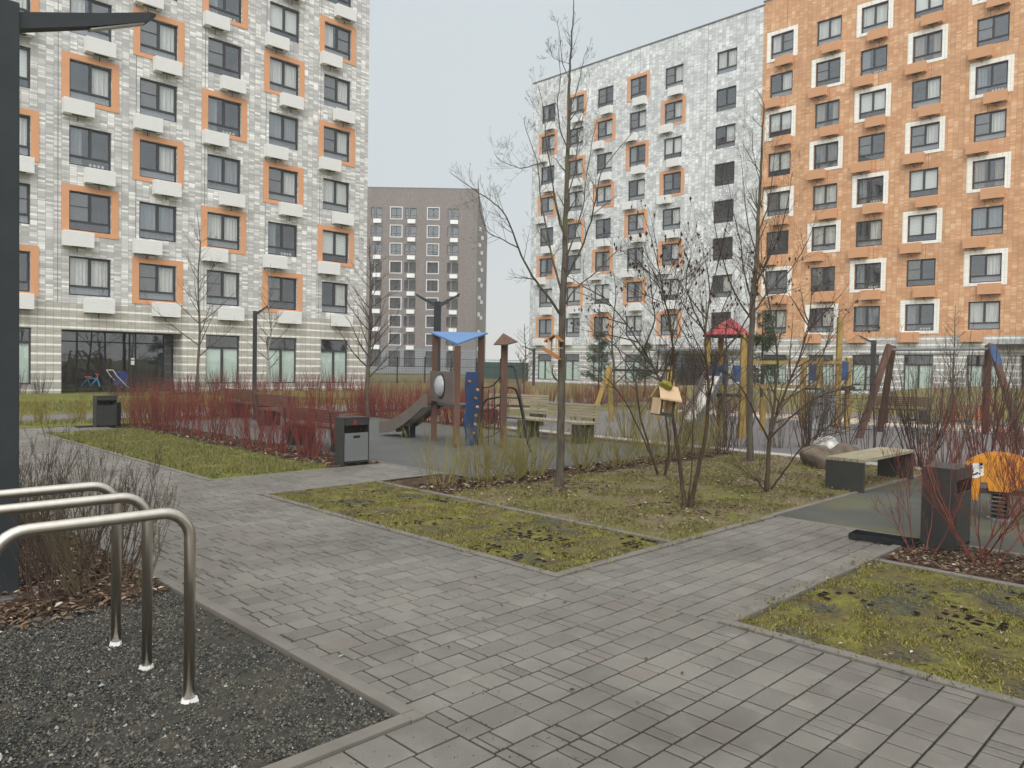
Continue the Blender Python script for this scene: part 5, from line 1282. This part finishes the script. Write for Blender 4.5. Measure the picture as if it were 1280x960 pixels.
A, B = q5(892, 470, 17.7), q5(861, 524, 16.7); u = (B - A); n = V(u.y, -u.x, 0).normalized(); b = MB(); N = 12
for k in range(N):
    t0, t1 = k / N, (k + 1) / N; f_ = lambda t: A.lerp(B, t) + V(0, 0, -.10 * sin(pi * t)); b.quad(f_(t0) - n * .2, f_(t0) + n * .2, f_(t1) + n * .2, f_(t1) - n * .2); 
b.build('slide_chute', M_STEEL, r)
for s_ in (-1, 1):
    b = MB()
    for k in range(N):
        t0, t1 = k / N, (k + 1) / N; P0, Q0 = f_(t0) + n * .215 * s_, f_(t1) + n * .215 * s_
        b.bar(P0 + V(0, 0, .03), Q0 + V(0, 0, .03), .03, .16)
    b.build('slide_side', M_HPLB if s_ > 0 else M_GREYP, r)
b = MB(); b.bar(V(B.x, B.y, 0), B - V(0, 0, .06), .12, .12, up=V(1, 0, 0)); b.build('slide_foot', M_BLACK, r)
for x, y0, y1, d in ((1005, 447, 540, 21.2), (1025, 447, 540, 21.6), (1050, 396, 537, 21.0), (1061, 447, 537, 21.2), (954, 497, 545, 20)):
    A = q5(x, y0, d); b = MB(); b.bar(V(A.x, A.y, 0), A, .13, .13, up=V(.7, .7, 0)); b.build('post', M_YELW, r, bevel=.006)
for y in (453, 483): b = MB(); b.bar(q5(930, y, 18.2), q5(1062, y, 21.3), .06, .09); b.build('bridge_beam', M_YELW, r)
b = MB()
for k in range(16): t = k / 15; A = q5(932, 455, 18.2).lerp(q5(1004, 455, 21.1), t); C = q5(932, 482, 18.2).lerp(q5(1004, 482, 21.1), t); b.tube([A, C], .008, 4)
for k in range(5): A = q5(1028 + k * 4.6, 452, 21.5); C = q5(1028 + k * 4.6, 484, 21.5); b.tube([A, C], .01, 4)
b.build('railing_bars', M_DARK2, r)
for x in (1016, 1056): 
    A, B = q5(x - 4, 476, 21), q5(x + 4, 476, 21); b = MB(); b.bar(V(A.x, A.y, A.z + .27), V(B.x, B.y, A.z + .27), .03, .52); b.build('side_panel', M_BLUE, r)
for x in (1014, 1057): A, B = q5(x - 7, 485, 21.1), q5(x + 7, 485, 21.1); b = MB(); b.bar(A, B, .5, .1); b.build('platform', M_DARK2, r)
b = MB(); A, B = q5(1036, 484, 21.4), q5(1022, 538, 20.2); b.bar(A, V(B.x, B.y, 0.02), .62, .03, up=V(0, 0, 1)); cw_ = b.build('climbing_board', M_GREYP, r)
for k in range(6): b = MB(); t = .12 + k * .15; q = A.lerp(V(B.x, B.y, .02), t) + V(-.02, -.02, .03) + lat * ((k % 2) * .24 - .12); b.tube([q, q - dpt * .06], .035, 7); b.build('hand_hold', M_BLACK, cw_)

# swings -----------------------------------------------------------------------
def swing(apx, legs, beam_m, label, leg_m, w_, seats, plate_=None, zseat=.45):
    c = V(apx[0].x, apx[0].y, 0); r = empty('swing_set', c); tag(r, label, 'swing')
    for A in legs:
        for top, ft in A: b = MB(); b.bar(V(ft.x, ft.y, 0) - c, top - c, w_, w_ * .7, up=V(.7, .7, 0)); b.build('leg', leg_m, r, bevel=.008)
    b = MB(); b.tube([apx[0] - c - V(0, 0, .1), apx[1] - c - V(0, 0, .1)], .035, 8); b.build('crossbeam', beam_m, r)
    for t in seats:
        p = apx[0].lerp(apx[1], t) - c; u = (apx[1] - apx[0]).normalized(); b = MB()
        for s_ in (-.23, .23): b.tube([p + u * s_ - V(0, 0, .1), p + u * s_ * .9 + V(0, 0, -p.z + zseat)], .007, 4)
        b.build('chains', M_DARK2, r)
        b = MB(); q = V(p.x, p.y, zseat); b.bar(q - u * .24, q + u * .24, .2, .04); b.build('seat', M_BLACK, r)
    if plate_ is not None:
        A, B = plate_; A, B = A - c, B - c; d = (B - A); b = MB(); u = lat; n_ = 14; M_ = (A + B) / 2
        P = [M_ + d * .5 * cos(a) + u * .1 * sin(a) for a in [2 * pi * k / n_ for k in range(n_)]]
        b.v = [tuple(x - dpt * .07) for x in P] + [tuple(x - dpt * .045) for x in P]; b.f = [tuple(range(n_)), tuple(reversed(range(n_, 2 * n_)))] + [(k, n_ + k, n_ + (k + 1) % n_, (k + 1) % n_) for k in range(n_)]; b.mi = [0] * len(b.f); b.build('end_plate', M_BLUE, r, fix=True)
T1a, T1b = at(1113, 432, 18.6), at(1238, 431, 18.0)
swing((T1a, T1b), [[(at(1112, 431, 18.5), gr(1074, 548)), (at(1116, 433, 18.9), gr(1100, 540))], [(at(1239, 431, 18.0), gr(1281, 562)), (at(1236, 431, 18.1), gr(1231, 543))]],
      M_GREYP, 'brown timber swing frame with a blue end plate on the right', M_WOODB, .14, (.3, .72), (at(1238, 431, 17.8), at(1248, 459, 17.6)))
T2a, T2b = at(762, 458, 22), at(838, 459, 24)
swing((T2a, T2b), [[(T2a, gr(739, 528)), (T2a, gr(764, 527))], [(T2b, gr(822, 524)), (T2b, gr(846, 524))]], M_DARK2, 'yellow timber swing frame behind the forked trees', M_YELW, .13, (.35,))

# fences -------------------------------------------------------------------------
FA, FB = V(24, 51, 0), V(49, 47.5, 0)
r = empty('mesh_fence', FA); tag(r, 'black mesh fence between the grey building and the far brown tower block', 'fence'); u = (FB - FA); L = u.length; u.normalize()
for k in range(11): b = MB(); q = u * L * k / 10; b.box(q.x - .04, q.y - .04, 0, q.x + .04, q.y + .04, 2.15); b.build('fence_post', M_BLACK, r)
b = MB()
for k in range(int(L / .16)): q = u * k * .16; b.bar(q + V(0, 0, .08), q + V(0, 0, 2.05), .012, .012)
for z in (.1, .7, 1.35, 2.0): b.bar(V(0, 0, z), u * L + V(0, 0, z), .02, .03)
b.build('mesh_panel', M_BLACK, r)
b = MB(); A, B = at(594, 470, 88), at(672, 470, 88); A.z = B.z = 0; b.bar(A + V(0, 0, .95), B + V(0, 0, .95), .15, 1.9); o = b.build('screen_fence', simple('dark_green_hoarding', S(62, 84, 76), .8, .15, .5)); tag(o, 'dark green hoarding between the brown tower block and the white building', 'fence')
A, B = at(1190, 520, 26), at(1226, 520, 25.4); A.z = B.z = 0; r = empty('low_railing', A); tag(r, 'low red metal railing at the foot of the grass mound', 'railing'); b = MB(); d = B - A
for t in range(7): b.tube([d * t / 6, d * t / 6 + V(0, 0, .5)], .02, 5)
b.bar(V(0, 0, .48), d + V(0, 0, .48), .03, .03); b.bar(V(0, 0, .15), d + V(0, 0, .15), .03, .03); b.build('rails', simple('red_painted_metal', S(170, 50, 44), .5, .1, 5), r)

# toys by the entrance --------------------------------------------------------------
M_ORT = simple('orange_plastic', S(224, 96, 50), .5, .06, 5); M_TEAL = simple('teal_plastic', S(70, 140, 170), .5, .06, 5)
p = at(113, 485, 36); r = empty('child_bicycle', (p.x, p.y, .0), -.6); tag(r, "orange and teal child's bicycle by the recessed glass entrance", 'bicycle')
for x in (-.4, .4): b = MB(); b.tube([(x + .24 * cos(a), 0, .26 + .24 * sin(a)) for a in [2 * pi * i / 18 for i in range(19)]], .028, 6); b.build('wheel', M_BLACK, r)
b = MB(); b.tube([(-.4, 0, .26), (-.12, 0, .62), (.3, 0, .64), (.4, 0, .26)], .035, 6); b.tube([(-.12, 0, .62), (0, 0, .28), (.3, 0, .64)], .035, 6); b.build('frame', M_TEAL, r)
b = MB(); b.tube([(.3, -.22, .86), (.3, 0, .8), (.3, .22, .86)], .022, 6); b.tube([(.3, 0, .62), (.3, 0, .82)], .02, 6); b.build('handlebar', M_ORT, r)
b = MB(); b.box(-.24, -.07, .66, .04, .07, .74); b.build('saddle', M_ORT, r, bevel=.02)
p = at(150, 485, 36); r = empty('stroller', (p.x, p.y, 0), .3); tag(r, 'blue stroller with a white handle by the recessed glass entrance', 'stroller')
b = MB(); b.prism([(-.25, .35), (.2, .30), (.34, .7), (.1, 1.0), (-.22, .95), (-.1, .6)], -.22, .22); b.build('hood', simple('blue_fabric', S(44, 60, 110), .8, .1, 8), r, bevel=.03, fix=True)
b = MB(); b.tube([(.3, -.24, .2), (-.3, -.24, .75), (-.52, -.24, 1.05), (-.52, .24, 1.05), (-.3, .24, .75), (.3, .24, .2)], .02, 6); b.build('handle', M_WHITEP, r)
for x in (-.28, .3):
    for y in (-.24, .24): b = MB(); b.tube([(x, y - .02, .11), (x, y + .02, .11)], .11, 14); b.build('wheel', M_BLACK, r)

# ================================================================== HAZE
b = MB(); b.box(-60, -60, -1.5, 190, 190, 34.0); hz = b.build('haze', None)
hm = bpy.data.materials.new('pale_haze'); hm.use_nodes = True; hn = hm.node_tree; hn.nodes.clear()
pv_ = hn.nodes.new('ShaderNodeVolumePrincipled'); pv_.inputs['Color'].default_value = (.93, .95, .97, 1); pv_.inputs['Density'].default_value = 0.0010
ho = hn.nodes.new('ShaderNodeOutputMaterial'); hn.links.new(pv_.outputs[0], ho.inputs['Volume']); hz.data.materials.clear(); hz.data.materials.append(hm); hz['kind'] = 'stuff'
